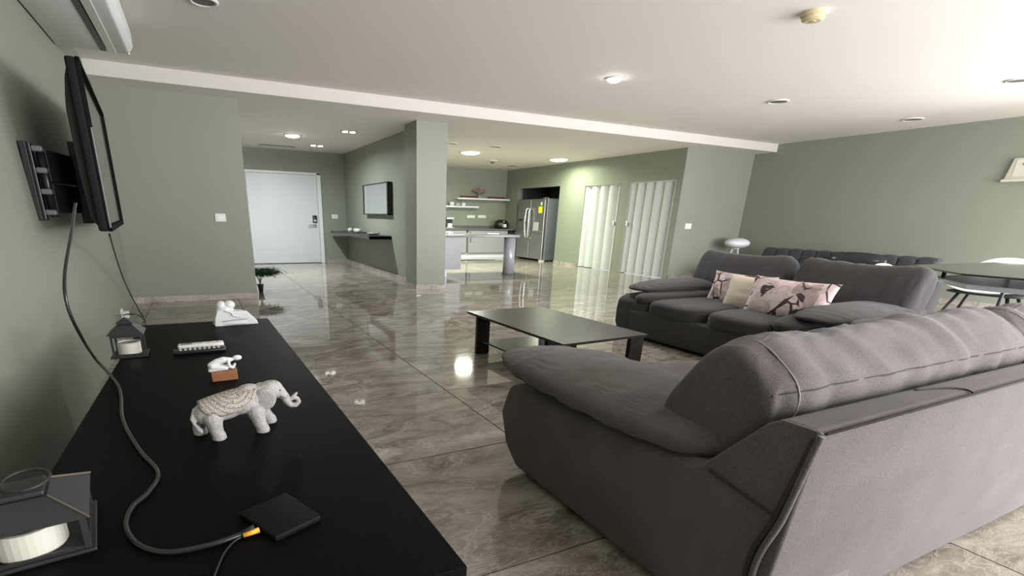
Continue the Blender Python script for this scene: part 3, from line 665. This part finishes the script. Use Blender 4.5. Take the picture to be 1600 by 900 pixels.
pe = cps[-1]; pq = hit(398, 826, 2, zt+.006)
b = B(); tube(b, [pe, pq], [.007, .009], 8); mk('connector', b, MATTB, c1, smooth=True)
w1 = [hit(*p, 2, ZC+.004) for p in [(383, 836), (366, 846), (352, 862), (343, 880), (333, 905)]]
c2_ = cord('power_cord', 'thin dark cord with yellow plug at the media box', w1, .0022)
b = B(); tube(b, [hit(380, 837, 2, ZC+.008), hit(405, 828, 2, ZC+.010)], [.0045, .0058], 8); mk('yellow_plug', b, mat('orange_yellow_plastic', (.85, .42, .03), .4), c2_, smooth=True, label='orange-yellow plug')

# lanterns --------------------------------------------------------------
IRON = mat('dark_painted_metal', (.020, .021, .022), .5)
def lantern(loc, rz, W, Hh, label):
    """W base half-width, Hh total height of the roof apex"""
    t = thing('candle_lantern', label, 'lantern', loc, rz)
    mk('base_plate', bx(-W, W, -W, W, 0, .006), IRON, t, bevel=.002)
    q = W*.80; zr = Hh*.60
    for sx in (-1, 1):
        for sy in (-1, 1): mk('post', bx(sx*q-.004, sx*q+.004, sy*q-.004, sy*q+.004, .006, zr), IRON, t)
    for s in (-1, 1):
        for za2, zb3 in ((zr-.012, zr), (.006, .014)):
            mk('rail', bx(-q, q, s*q-.003, s*q+.003, za2, zb3), IRON, t); mk('rail', bx(s*q-.003, s*q+.003, -q, q, za2, zb3), IRON, t)
    # pitched roof, small top cap
    b = B(); A = [b.verts.new((x*W*1.0, y*W*1.0, zr)) for x, y in ((-1, -1), (1, -1), (1, 1), (-1, 1))]; C = [b.verts.new((x*W*.36, y*W*.36, Hh*.84)) for x, y in ((-1, -1), (1, -1), (1, 1), (-1, 1))]
    b.faces.new(A[::-1]); b.faces.new(C)
    for i in range(4): b.faces.new((A[i], A[(i+1) % 4], C[(i+1) % 4], C[i]))
    mk('roof', b, IRON, t)
    b = B(); A = [b.verts.new((x*W*.48, y*W*.48, Hh*.86)) for x, y in ((-1, -1), (1, -1), (1, 1), (-1, 1))]; tp = b.verts.new((0, 0, Hh)); b.faces.new(A[::-1])
    for i in range(4): b.faces.new((A[i], A[(i+1) % 4], tp))
    box(b, -W*.3, W*.3, -W*.3, W*.3, Hh*.82, Hh*.86)
    mk('top_cap', b, IRON, t)
    return t
CANDLE = mat('cream_wax', (.60, .58, .50), .5)
def candle(loc, r, h, label, sx=1, sy=1, hollow=0):
    b = B(); lathe(b, [(r*.97, 0), (r, .003), (r, h), (r*.9, h+.001), (r*.85, h-.004-hollow), (.001, h-.006-hollow)], n=32, sx=sx, sy=sy); o = mk('candle', b, CANDLE, smooth=False, loc=loc); tag(o, label, 'candle')
    mk('wick', tube(B(), [(0, 0, h-.008-hollow), (.001, 0, h+.004-hollow)], .0012, 5), DARKG, o)
lantern((-.335, 2.52, ZC), .0, .068, .165, 'small dark metal candle lantern at the far left of the console')
candle((-.335, 2.515, ZC+.006), .045, .052, 'cream pillar candle inside the far lantern')
# nearest lantern, roof ring folded flat
t = thing('candle_lantern', 'larger dark metal candle lantern at the near left corner of the console', 'lantern', (-.355, 1.065, ZC), .14)
W, zr, zt2 = .098, .072, .105
mk('base_plate', bx(-W, W, -W, W, 0, .007), IRON, t, bevel=.002)
for sx in (-1, 1):
    for sy in (-1, 1): mk('post', bx(sx*.086-.005, sx*.086+.005, sy*.086-.005, sy*.086+.005, .007, zr), IRON, t)
for s in (-1, 1):
    mk('rail', bx(-.086, .086, s*.086-.003, s*.086+.003, .007, .013), IRON, t); mk('rail', bx(s*.086-.003, s*.086+.003, -.086, .086, .007, .013), IRON, t)
b = B(); A = [b.verts.new((x*W, y*W, zr)) for x, y in ((-1, -1), (1, -1), (1, 1), (-1, 1))]; C = [b.verts.new((x*.04, y*.04, zt2)) for x, y in ((-1, -1), (1, -1), (1, 1), (-1, 1))]
b.faces.new(A[::-1]); b.faces.new(C)
for i in range(4): b.faces.new((A[i], A[(i+1) % 4], C[(i+1) % 4], C[i]))
mk('roof', b, IRON, t)
for a in range(4):
    x, y = [(-1, -1), (1, -1), (1, 1), (-1, 1)][a]; mk('roof_rib', tube(B(), [(x*W, y*W, zr+.001), (x*.04, y*.04, zt2+.001)], .0022, 5), mat('worn_brass_edge', (.10, .085, .07), .5), t)
b = B(); box(b, -.036, .036, -.036, .036, zt2, zt2+.010); mk('top_cap', b, IRON, t, bevel=.003)
b = B(); tube(b, [(math.cos(a*PI/14)*.036+.01, math.sin(a*PI/14)*.036, zt2+.022+.004*math.sin(a*PI/14)) for a in range(29)], .0032, 6, caps=False); tube(b, [(-.026, 0, zt2+.008), (-.026, 0, zt2+.024)], .003, 6); mk('ring_handle', b, MATTB, t, smooth=True)
gl = mat('clear_glass', (.95, .97, .97), .03, trans=1.0)
mk('glass_pane', bx(.084, .087, -.08, .08, .012, zr-.002), gl, t)
candle((-.352, 1.035, ZC+.008), .056, .052, 'cream pillar candle with melted hollow inside the near lantern', hollow=.012)

# ------------------------------------------------------------------ television on swivel bracket
TVX = -.43
pn_b, pn_t = hit(165, 363, 0, TVX), hit(124, 97, 0, TVX)
near = Vector((TVX, (pn_b.y+pn_t.y)/2, 0)); zb, ztp = pn_b.z, pn_t.z
ddir = Vector((-.0740, 1, 0)).normalized()
# width so that the far edge lands where the photo has it
def proj(P):
    d = P-Vector((0, 0, CAM_H)); zz = d.dot(F_); return CAM_CX+CAM_F*d.dot(R_)/zz, CAM_CY-CAM_F*d.dot(U_)/zz
wtv = .3
while wtv < 2.2 and proj(near+ddir*wtv+Vector((0, 0, zb)))[0] < 190: wtv += .01
ang = math.atan2(ddir.y, ddir.x)-PI/2
t = thing('television', 'black flat television on a swivel wall bracket seen almost edge-on', 'television', (near.x, near.y, zb), ang)
h = ztp-zb
mk('bezel', bx(-.045, 0, 0, wtv, 0, h), mat('dull_black_plastic', (.01, .01, .01), .7, spec=.12), t, bevel=.012, segs=3)
FRB = mat('dull_black_frame', (.008, .008, .008), .8, spec=.05)
for (a0, a1, b0, b1) in ((0, wtv, 0, .03), (0, wtv, h-.022, h), (0, .022, 0, h), (wtv-.022, wtv, 0, h)): mk('screen_frame', bx(-.002, .016, a0, a1, b0, b1), FRB, t)
mk('screen', bx(0, .002, .02, wtv-.02, .028, h-.02), mat('tv_glass', (.02, .022, .022), .08), t)
b = B(); prism(b, [(-.045, .02), (-.075, .06), (-.085, .3), (-.085, h*.72), (-.078, h-.16), (-.062, h-.07), (-.045, h-.02)], 1, .08, wtv-.12)
mk('rear_housing', b, MATTB, t, bevel=.015, segs=3)
b = B()
for k in range(6): box(b, -.0885, -.07, .15, wtv-.25, h*.62+k*.02, h*.62+.008+k*.02)
mk('vents', b, BLACKP, t)
mk('silver_edge', bx(.008, .0165, -.0015, .0, .02, h*.62), mat('silver_trim', (.3, .3, .32), .35, metal=1), t)
mk('indicator', sphere(B(), (.001, .012, h*.72), .006, 8, 6), PLAST, t)
# bracket
t = thing('tv_wall_bracket', 'black articulated television wall bracket with grey clamps', 'bracket', (0, 0, 0))
pt, pbm = hit(36, 222, 0, -.77), hit(68, 345, 0, -.74)
yb_ = (pt.y+pbm.y)/2; za, zb2 = pbm.z, pt.z; xa = wall_left_x(yb_, .0)*.5+wall_left_x(yb_, H)*.5
XB = wall_left_x(yb_, 1.25)
mk('wall_plate', bx(XB, XB+.03, yb_-.02, yb_+.12, za, zb2), MATTB, t, bevel=.004)
mk('wall_plate_rail', bx(XB+.03, XB+.045, yb_-.01, yb_+.015, za+.005, zb2-.005), BLACKP, t, bevel=.003)
ARMG = mat('bracket_grey', (.16, .16, .17), .4)
hh = zb2-za
for k in range(4):
    zc = zb2-hh*(.08+.27*k); mk('clamp', bx(XB+.045, XB+.095, yb_-.01, yb_+.05, zc-.014, zc+.014) if k < 4 else None, ARMG, t, bevel=.008, segs=3)
mk('pivot', tube(B(), [(XB+.075, yb_+.03, za+.02), (XB+.075, yb_+.03, zb2-.02)], .022, 12), BLACKP, t, smooth=True)
tvc = near+ddir*(wtv*.42)+Vector((-.12, 0, 0))
b = B(); d1 = Vector((tvc.x-.02, tvc.y, 0))
for (z1_, z2_) in ((za+hh*.10, za+hh*.49), (za+hh*.51, za+hh*.92)):
    A0, A1 = Vector((XB+.08, yb_+.03, 0)), d1; nn = (A1-A0).cross(Vector((0, 0, 1))).normalized()*.02
    prism(b, [(q.x, q.y) for q in (A0+nn, A1+nn, A1-nn, A0-nn)], 2, z1_, z2_)
mk('swing_arm', b, MATTB, t, bevel=.004)
mk('tv_plate', bx(tvc.x-.03, tvc.x+.02, tvc.y-.12, tvc.y+.12, za-.02, zb2+.05), MATTB, t, bevel=.004)

# cord from television to socket, socket with plug
o2 = [hit(171, 366, 0, -.50), hit(180, 398, 0, -.58), hit(193, 436, 0, -.65), hit(205, 462, 0, -.68), hit(217, 484, 0, -.60), hit(226, 500, 0, -.55), hit(228, 516, 0, -.52)]
c3_ = cord('power_cord', 'thin black power cord dropping from the television to the wall socket', o2, .006)
sk = hit(193, 490, 0, -.745); XS = wall_left_x(sk.y, sk.z); sk = hit(192, 492, 0, XS+.01)
t = plate('wall_socket', 'white wall socket with plug low on the left wall by the far lantern', 'socket', (XS, sk.y, sk.z), 2, .13, .11, 1)
b = B(); tube(b, spline([Vector((XS+.02, sk.y, sk.z)), hit(200, 491, 0, -.62), hit(215, 492, 0, -.57), hit(226, 500, 0, -.55)]), .006, 6); mk('plug_lead', b, BLACKP, c3_, smooth=True)
mk('plug', bx(.014, .06, -.035, .035, -.03, .03), PLAST, t, bevel=.008)

# ------------------------------------------------------------------ air conditioner
ZA = 2.30; pfar = hit(168, 80, 2, ZA)
xf = hit(205, 74, 2, ZA).x; yf = hit(175, 82, 2, ZA).y; xs = hit(162, 74, 2, ZA).x
t = thing('air_conditioner', 'white split air conditioner high on the left wall', 'air conditioner', (X0+.02, yf, ZA))
wx = xf-X0-.02; ss = xs-X0-.02
b = B(); prism(b, [(0, .0), (ss, 0.0), (ss, .06), (wx*.9, .2), (0, .2)], 1, -1.9, 0); mk('body', b, WHITE, t, bevel=.01, segs=3)
b = B(); prism(b, [(ss+.01, -.004), (wx*.93, -.002), (wx, .05), (wx, .17), (wx*.9, .2), (ss+.03, .05)], 1, -1.89, -.01); mk('front_panel', b, WHITE, t, bevel=.012, segs=3)
mk('air_slot', bx(ss-.035, ss+.008, -1.85, -.03, -.003, .02), BLACKP, t)
mk('flap', bx(ss+.02, ss+.075, -1.85, -.03, -.012, -.004), PLAST, t, bevel=.003)
mk('status_light', sphere(B(), (wx*.93, -.03, .0), .008, 8, 6), CHROME, t)

# ------------------------------------------------------------------ coffee table
ZT = .35
t = thing('coffee_table', 'low dark brown coffee table with lower shelf between the sofas', 'coffee table', (2.36, 3.115, 0))
cx0, cx1, cy0, cy1 = -.385, .385, -.625, .625
b = B(); pts = [hit(730, 486.5, 2, ZT), hit(843, 478.5, 2, ZT), hit(1012, 522, 2, ZT), hit(880, 538, 2, ZT)]
prism(b, [(p.x-2.36, p.y-3.115) for p in pts], 2, ZT-.018, ZT); mk('table_top', b, WENGE2, t, bevel=.002)
for (xx, yy) in ((-.355, .50), (.30, .50), (-.34, -.60), (.25, -.60)):
    b = B(); sx = 1 if xx < 0 else 1
    prism(b, [(xx, yy), (xx+.12, yy), (xx+.12, yy+.035), (xx, yy+.035)], 2, 0, ZT-.018); mk('leg', b, WENGE2, t, bevel=.002)
mk('leg', bx(-.02, .12, .12, .16, .06, ZT-.018), WENGE2, t, bevel=.002) if False else None
b = B(); prism(b, [(-.26, -.54), (.24, -.54), (.27, .52), (-.30, .52)], 2, .095, .11); mk('lower_shelf', b, mat('smoked_shelf', (.09, .095, .095), .25), t, bevel=.002)
b = B(); prism(b, [(.0, .11), (.13, .11), (.16, ZT-.018), (-.05, ZT-.018)], 1, -.02, .02); mk('centre_brace', b, WENGE2, t)

# ------------------------------------------------------------------ sofas
PADSEAM = [None]
def pad_mesh(b, AW, D, armext, za_, cxp, wr, s):
    # long axis built along x, then turned so it runs from the back to the front
    hl = (D*.92-.13)/2+armext-(.09 if s and armext > .03 else 0)
    def sh(co, q):
        f = max(0, q.x); w = 1-.16*f**3; zz = co.z*(1-.55*f**2.4)-.012*f**2
        return Vector((co.x+.02*f, co.y*w, zz+.010*(1-q.y*q.y)))
    on = pillow(b, (hl, AW*.58, .068), 2.6, 38, wr*.7, (22, 5, 6), 2+s, TR((cxp, D*.56+armext*1.9-(.09 if s and armext > .03 else 0), za_+.068), 0, 0, PI/2), shape=sh, ex=3.4, seams=True, lump=.3)
    PADSEAM[0] = [on(-.97+1.94*i/50, (PI-.0-(-.35)) if False else (-.42 if s else PI+.42)) for i in range(51)] if True else None
    if s == 0: PADSEAM[0] = [on(-.97+1.94*i/50, -.0-.42+0*PI) for i in range(51)]; PADSEAM[0] = [on(-.97+1.94*i/50, .42*-1) for i in range(51)]
def sofa(name, label, loc, rz, L, D, zt_, za_, seat, AW, fab, fabc, front, cush, wr, armext, cz_, ch, prows):
    """local frame: x along the length, y=0 the back, y=D the front"""
    t = thing(name, label, 'sofa', loc, rz)
    # arms: outer body with rounded front
    prof = [(.03, .02), (D*.87, .02), (D*.945, .10), (D*.985, .25), (D*.94, za_-.03), (D*.62, za_+.0), (D*.20, za_+.045), (.04, za_-.0)]
    if rz: prof = [(.03, .02), (D*.94, .02), (D*.965, .12), (D*.97, .25), (D*.96, za_-.04), (D*.90, za_), (D*.20, za_+.045), (.04, za_)]
    for s in (0, 1):
        b = B(); a0, a1 = (0, AW) if s == 0 else (L-AW, L); prism(b, prof, 0, a0, a1); mk('arm', b, fab, t, bevel=.035, segs=5)
        # arm pad: long tapering pillow overhanging the front
        def sh(co, q, s=s):
            f = q.y; w = 1.0-.10*max(0, f)**2; zz = co.z*(1-.42*max(0, f)**2.2)-.02*max(0, f)**2
            return Vector((co.x*w, co.y, zz+.012*(1-q.x*q.x)))
        b = B(); cxp = (AW*.5-.02) if s == 0 else L-AW*.5+.02
        pillow(b, (AW*.60, (D*.92-.13)/2+armext, .074), 3.0, 30, wr*.8, (5, 16, 6), 2+s, TR((0, 0, 0))) if False else pad_mesh(b, AW, D, armext, za_, cxp, wr, s)
        ap = mk('arm_pad', b, fab, t, smooth=True)
        if PADSEAM[0]: mk('seam', tube(B(), PADSEAM[0], .0028, 5), PIPE, ap, smooth=True)
        b = B(); xi = AW*.80 if s == 0 else L-AW*.80
        pillow(b, (AW*.42, D*.385, .075), 2.5, 18, wr*.6, (5, 10, 6), 5+s, TR((xi, D*.60, za_-.01))); mk('arm_roll', b, fab, t, smooth=True)
    # base, seats
    mk('base', bx(AW*.5, L-AW*.5, .08, D*.975, .03, seat-.12), fab, t, bevel=.03, segs=4)
    n = 2; sw = (L-2*AW*.9)/n
    for k in range(n):
        b = B(); pillow(b, (sw/2+.003, D*.37, .085), 5, 20, wr*.5, (4, 4, 4), 9+k, TR((AW*.9+sw*(k+.5), D*.615, seat-.082))); mk('seat_cushion', b, fab, t, smooth=True)
    # back shell
    prof = [(.045, .02), (.02, zt_*.45), (.0, zt_-.008), (.012, zt_+.005), (.085, zt_+.004), (.12, zt_-.02), (.30, za_+.0), (.32, .1)]
    if rz: prof = [(.045, .02), (.0, zt_-.03), (.02, zt_), (.11, zt_), (.22, zt_-.15), (.30, .1)]
    b = B(); prism(b, prof, 0, .003 if not rz else .05, L-.003 if not rz else L-.05); mk('back_shell', b, fab, t, bevel=.018, segs=4)
    # back cushions
    cw = (L+.03)/2 if rz else 1.465
    for k in range(2):
        cx = -.01+cw*(k+.5)+((-.05-.05*k*0) if rz else .075)
        def sh(co, q):
            r = co.copy()
            r.z += (.062*(abs(q.x)**3)-.02)*max(0.0, q.z)**.7 if rz else 0
            return r
        b = B(); V = pillow(b, (cw/2-(.05 if rz else .0), cush[0], cush[1]), cush[2], 44, wr*1.25, (15, 4, 3.2), 20+k, TR((cx, cush[3], cz_), cush[4]), shape=sh, ex=(6.5 if rz else 11), seams=True); bc = mk('back_cushion', b, fabc, t, smooth=True)
        if not rz:
            for th in (2.15, 3.05, 3.9):
                mk('seam', tube(B(), [V(-.985+1.97*i/60, th) for i in range(61)], .0024, 5), PIPE, bc, smooth=True)
            for a_ in (-.90, .90):
                mk('seam', tube(B(), [V(a_, .2+4.6*i/44) for i in range(45)], .0024, 5), THREAD, bc, smooth=True)
    for x in (.12, L-.12):
        for y in (.1, D*.8): mk('foot', bx(x-.03, x+.03, y-.03, y+.03, 0, .03), MATTB, t)
    return t
s1 = sofa('loveseat', 'grey fabric two-seat sofa nearest the viewer, seen from behind', (1.17, .55, 0), 0, 2.96, 1.34, .668, .425, .39, .46, FAB, FAB, 1, (.150, .205, 3.0, .315, .62), .012, .045, .606, .5, None)
# seams and piping of the near sofa back
b = B(); tube(b, [(.012, -.003, .668), (1.2, -.003, .672), (2.95, -.003, .670)], .0035, 6); mk('piping', b, PIPE, s1, smooth=True)
b = B(); tube(b, spline([(-.003, -.002, .664), (-.006, .008, .58), (-.006, .022, .47), (-.006, .030, .42), (-.006, .052, .33), (-.006, .058, .25), (-.006, .045, .14), (-.006, .04, .03)]), .0085, 8); mk('corner_piping', b, FAB, s1, smooth=True)
b = B(); tube(b, spline([(-.004, .008, .655), (-.005, .022, .56), (-.005, .040, .46), (-.005, .045, .42), (-.005, .072, .32), (-.005, .075, .2), (-.005, .06, .03)]), .0075, 6); mk('corner_gap', b, PIPE, s1, smooth=True)
b = B(); tube(b, spline([(-.004, .235, .468), (-.005, .14, .452), (-.005, .04, .435)]), .004, 6); mk('side_seam', b, PIPE, s1, smooth=True)
b = B(); tube(b, spline([(-.004, .085, .672), (.0, .04, .672), (.004, .0, .670)], 4), .002, 5); mk('stitch_line', b, THREAD, s1, smooth=True)
b = B(); tube(b, spline([(.56, .075, .675), (.66, .05, .676), (.70, .02, .676), (.69, -.003, .672)], 5), .0025, 5); mk('stitch_line', b, PIPE, s1, smooth=True)

s2 = sofa('loveseat', 'shade-darkened grey two-seat sofa with three throw pillows behind the coffee table', (5.25, 1.885, 0), PI/2, 2.0, 1.55, .70, .40, .40, .40, FAB2, FAB2, 1, (.16, .225, 3.2, .42, .42), .006, -.03, .592, .5, None)

# throw pillows on the far sofa
def abstract(name, sc, seed):
    m, nt, b = new_nodes(name)
    tc = nt.nodes.new('ShaderNodeTexCoord'); mp = nt.nodes.new('ShaderNodeMapping'); mp.inputs['Location'].default_value = (seed, seed*.7, 0); mp.inputs['Rotation'].default_value = (0, 0, .6); nt.links.new(tc.outputs['Object'], mp.inputs[0])
    vo = nt.nodes.new('ShaderNodeTexVoronoi'); vo.distance = 'CHEBYCHEV'; vo.inputs['Scale'].default_value = sc; nt.links.new(mp.outputs[0], vo.inputs['Vector'])
    base = ramp(nt, vo.outputs['Color'], [(.0, (.55, .45, .45)), (.25, (.66, .56, .56)), (.5, (.40, .32, .31)), (.62, (.62, .52, .50)), (.8, (.07, .04, .045)), (.92, (.30, .24, .23))])
    base.node.color_ramp.interpolation = 'CONSTANT'
    n = nt.nodes.new('ShaderNodeTexNoise'); n.inputs['Scale'].default_value = 9; n.inputs['Detail'].default_value = 5; n.inputs['Distortion'].default_value = 1.5; nt.links.new(mp.outputs[0], n.inputs['Vector'])
    k = ramp(nt, n.outputs[0], [(.35, (.72, .68, .68)), (.6, (1.05, 1.03, 1.03))])
    v2 = nt.nodes.new('ShaderNodeTexVoronoi'); v2.feature = 'DISTANCE_TO_EDGE'; v2.inputs['Scale'].default_value = sc*.62; v2.inputs['Randomness'].default_value = .9; nt.links.new(mp.outputs[0], v2.inputs['Vector'])
    ln = ramp(nt, v2.outputs['Distance'], [(.0, (1, 1, 1)), (.036, (1, 1, 1)), (.042, (0, 0, 0))])
    n2 = nt.nodes.new('ShaderNodeTexNoise'); n2.inputs['Scale'].default_value = 5.5; n2.inputs['Detail'].default_value = 1; nt.links.new(mp.outputs[0], n2.inputs['Vector'])
    mk2 = ramp(nt, n2.outputs[0], [(.49, (0, 0, 0)), (.52, (1, 1, 1))]); lm = mixc(nt, 1.0, ln, mk2, 'MULTIPLY')
    nt.links.new(mixc(nt, lm, mixc(nt, 1.0, base, k, 'MULTIPLY'), (.055, .03, .035)), b.inputs['Base Color']); b.inputs['Roughness'].default_value = .85
    return m
BEI = mat('beige_linen', (.60, .53, .43), .9, noise_amt=.08, noise_scale=60, bump=.4, bump_scale=90, stretch=(1, 5, 1))
def throw(label, c, w, h, th, rx, rz, material, seed):
    """local x = width, z = up, y = thickness"""
    b = B(); n = 22; top = []; 
    def pt(u, v, s):
        e = 1-.10*(1-abs(u)**2)*abs(v)**4*1.0-.0; e2 = 1-.10*(1-abs(v)**2)*abs(u)**4
        x = u*w/2*e2; z = v*h/2*e; t_ = th/2*((1-abs(u)**2.6)*(1-abs(v)**2.6))**.55
        t_ += .012*noise.noise(Vector((u*2+seed, v*6, s)))*(1-u*u)*(1-v*v)
        return (x, s*max(t_, 0), z)
    gr = {}
    for s in (-1, 1):
        for i in range(n+1):
            for j in range(n+1):
                u, v = math.sin((-1+2*i/n)*PI/2), math.sin((-1+2*j/n)*PI/2)
                edge = i in (0, n) or j in (0, n)
                if edge and s == 1: gr[(s, i, j)] = gr[(-1, i, j)]
                else: gr[(s, i, j)] = b.verts.new(pt(u, v, s))
        for i in range(n):
            for j in range(n):
                try: b.faces.new((gr[(s, i, j)], gr[(s, i+1, j)], gr[(s, i+1, j+1)], gr[(s, i, j+1)]))
                except ValueError: pass
    o = mk('throw_pillow', b, material, smooth=True); o.location = c; o.rotation_mode = 'XYZ'; o.rotation_euler = (rx, 0, rz); return tag(o, label, 'pillow', 'throw pillows on the far sofa')
zc = .52
XPL = 4.32
def yy(px, py): return hit(px, py, 0, XPL).y
throw('patterned pink and grey pillow at the left, half behind the beige one', (XPL+.14, (yy(1094, 440)+yy(1197, 440))/2, .50), .62, .33, .17, -.30, -PI/2, abstract('abstract_print_left', 9, 3.3), 1)
throw('plain beige linen pillow between the two patterned ones', (XPL+.0, (yy(1134, 450)+yy(1250, 450))/2, .50), .64, .33, .19, -.25, -PI/2, BEI, 4)
throw('patterned pink and grey pillow with angular dark lines at the right', (XPL-.12, (yy(1190, 455)+yy(1314, 455))/2+.0, .52), .68, .34, .19, -.28, -PI/2, abstract('abstract_print_right', 10, 1.9), 7)

# ------------------------------------------------------------------ tripod lamp, sofa bed, clock
t = thing('tripod_lamp', 'small white globe lamp on white tripod legs in the corner', 'lamp', (9.62, 6.9, 0))
b = B(); sphere(b, (0, 0, .713), (.27, .2, .1), 28, 18); mk('globe_shade', b, mat('frosted_white', (.72, .74, .78), .5), t, smooth=True)
for a in (0.3, 2.4, 4.5): mk('leg', tube(B(), [(math.cos(a)*.05, math.sin(a)*.05, .63), (math.cos(a)*.30, math.sin(a)*.2, 0)], .014, 8), WHITE, t, smooth=True)
mk('collar', tube(B(), [(0, 0, .60), (0, 0, .64)], .06, 14), WHITE, t, smooth=True)
DG = fabric('dark_grey_velvet', (.055, .055, .062))
t = thing('sofa_bed', 'dark grey channel-tufted sofa bed against the right wall', 'sofa bed', (9.55, 4.98, 0))
mk('seat', bx(-1.0, -.0, -1.28, 1.3, .12, .40), DG, t, bevel=.05, segs=4)
NB = 11; w = 2.58/NB
for k in range(NB):
    b = B(); pillow(b, (.08, w/2+.002, .20), 5, 10, .002, (5, 5, 5), k, TR((0, -1.29+w*(k+.5), .48), 0, .28)); mk('back_channel', b, DG, t, smooth=True)
    mk('tuft_button', sphere(B(), (-.09, -1.29+w*(k+1), .50), .016, 8, 6), MATTB, t) if k < NB-1 else None
mk('back_frame', bx(.02, .12, -1.27, 1.27, .2, .62), DG, t, bevel=.03)
mk('top_rail', bx(-.02, .15, -1.30, 1.28, .615, .672), DG, t, bevel=.025, segs=4)
for x in (-.9, .0):
    for y in (-1.2, 1.2): mk('leg', tube(B(), [(x, y, 0), (x, y, .13)], .02, 8), MATTB, t, smooth=True)
b = B(); pillow(b, (.07, .40, .115), 2.3, 16, M=TR((0, 0, 0), 0, .25)); o = mk('glossy_cushion', b, mat('glossy_black_leather', (.03, .03, .036), .22), smooth=True, loc=(9.33, 4.60, .585)); tag(o, 'glossy black oval cushion leaning on the tufted sofa bed', 'cushion')
t = thing('wall_clock', 'cream framed wall clock on the right wall, cut by the photo edge', 'clock', (XR, 3.28, 1.855))
CRM = mat('cream_plastic', (.55, .54, .45), .45)
b = B(); prism(b, [(-.24, -.135), (.24, -.135), (.20, .145), (-.20, .145)], 0, -.05, 0); mk('case', b, CRM, t, bevel=.012, segs=3)
mk('ledge', bx(-.08, 0, -.25, .25, -.155, -.12), CRM, t, bevel=.006)
mk('dial', bx(-.054, -.05, -.16, .16, -.09, .12), mat('cream_dial', (.60, .59, .50), .5), t)
b = B(); tube(b, [(-.057, .0, .0), (-.057, .09, .07)], .007, 5); tube(b, [(-.057, .0, .0), (-.057, .04, -.05)], .007, 5); mk('hands', b, DARKG, t)

# ------------------------------------------------------------------ dining table and chairs
BG = mat('black_glass', (.018, .02, .02), .08)
t = thing('dining_table', 'black glass-topped dining table behind the far sofa', 'dining table', (6.6, 1.9, 0))
b = B(); pts = [hit(1392, 410, 2, .75), hit(1500, 428, 2, .75), hit(1600, 436, 2, .75)]
prism(b, [(-1.1, -.95), (1.15, -.95), (1.15, .62), (-.45, .66), (-1.1, .05)], 2, .735, .75); mk('table_top', b, BG, t, bevel=.003)
b = B(); prism(b, [(-.95, -.8), (1.0, -.8), (1.0, .45), (-.4, .5), (-.95, .05)], 2, .62, .66); mk('under_shelf', b, mat('frosted_glass', (.30, .33, .33), .3), t, bevel=.003)
for (x, y) in ((-.85, -.7), (.95, -.7), (.95, .4), (-.4, .42)): mk('leg', tube(B(), [(x, y, 0), (x, y, .735)], .016, 12), MATTB, t, smooth=True)
SHELL = mat('white_shell_plastic', (.82, .84, .86), .3)
def chair(loc, rz, label):
    t = thing('dining_chair', label, 'chair', loc, rz, 'white shell dining chairs')
    b = B(); n = 14; rows = []
    for i in range(n+1):
        v = i/n; row = []
        for j in range(13):
            u = -1+2*j/12
            if v < .5: y = -.22+.44*v/.5; z = .44+.03*abs(u)**3*2
            else: q = (v-.5)/.5; y = .22+.10*q; z = .44+.40*q-.10*q*abs(u)**2.5
            wdt = .26*(1-.25*max(0, v-.5)*2)*(1-.2*max(0, .2-v)/.2)
            row.append(b.verts.new((u*wdt, y-.05*abs(u)**2*(1 if v > .5 else 0), z)))
        rows.append(row)
    for i in range(n):
        for j in range(12): b.faces.new((rows[i][j], rows[i][j+1], rows[i+1][j+1], rows[i+1][j]))
    o = mk('shell', b, SHELL, t, smooth=True); s = o.modifiers.new('t', 'SOLIDIFY'); s.thickness = .012
    b = B(); pillow(b, (.24, .22, .022), 3, 8, M=TR((0, .0, .425))); mk('seat_pan', b, MATTB, t, smooth=True)
    for (x, y) in ((-.2, -.18), (.2, -.18), (-.2, .2), (.2, .2)): mk('leg', tube(B(), [(x*.7, y*.7, .42), (x*1.15, y*1.2, 0)], .012, 8), MATTB, t, smooth=True)
    return t
ch = chair((8.02, 2.56, 0), -PI/2, 'white shell chair behind the dining table at the right edge')
ch.scale = (1.45, 1.0, .93)
ch2 = dup(ch, (6.9, 2.88, 0), -.1, 'white shell chair half hidden at the far left end of the dining table', 'white shell dining chairs')
ch2.scale = (1.3, .9, .83)

# ------------------------------------------------------------------ scraps of paper on the floor
PAP = mat('white_paper', (.8, .8, .8), .8)
for (px, py, r, lab) in [(561, 631, .020, 'crumpled white paper scrap beside the console, nearest one'), (517, 585, .018, 'small white paper scrap beside the console, farther one'), (654, 462, .035, 'white paper scrap on the floor at the foot of the column')]:
    c = hit(px, py, 2, .004); b = B(); random.seed(px)
    pillow(b, (r*1.2, r*.9, .006), 2.2, 6, .006, (60, 60, 60), px*.1); o = mk('paper_scrap', b, PAP, loc=(c.x, c.y, .006)); tag(o, lab, 'paper scrap')
bpy.context.view_layer.update()
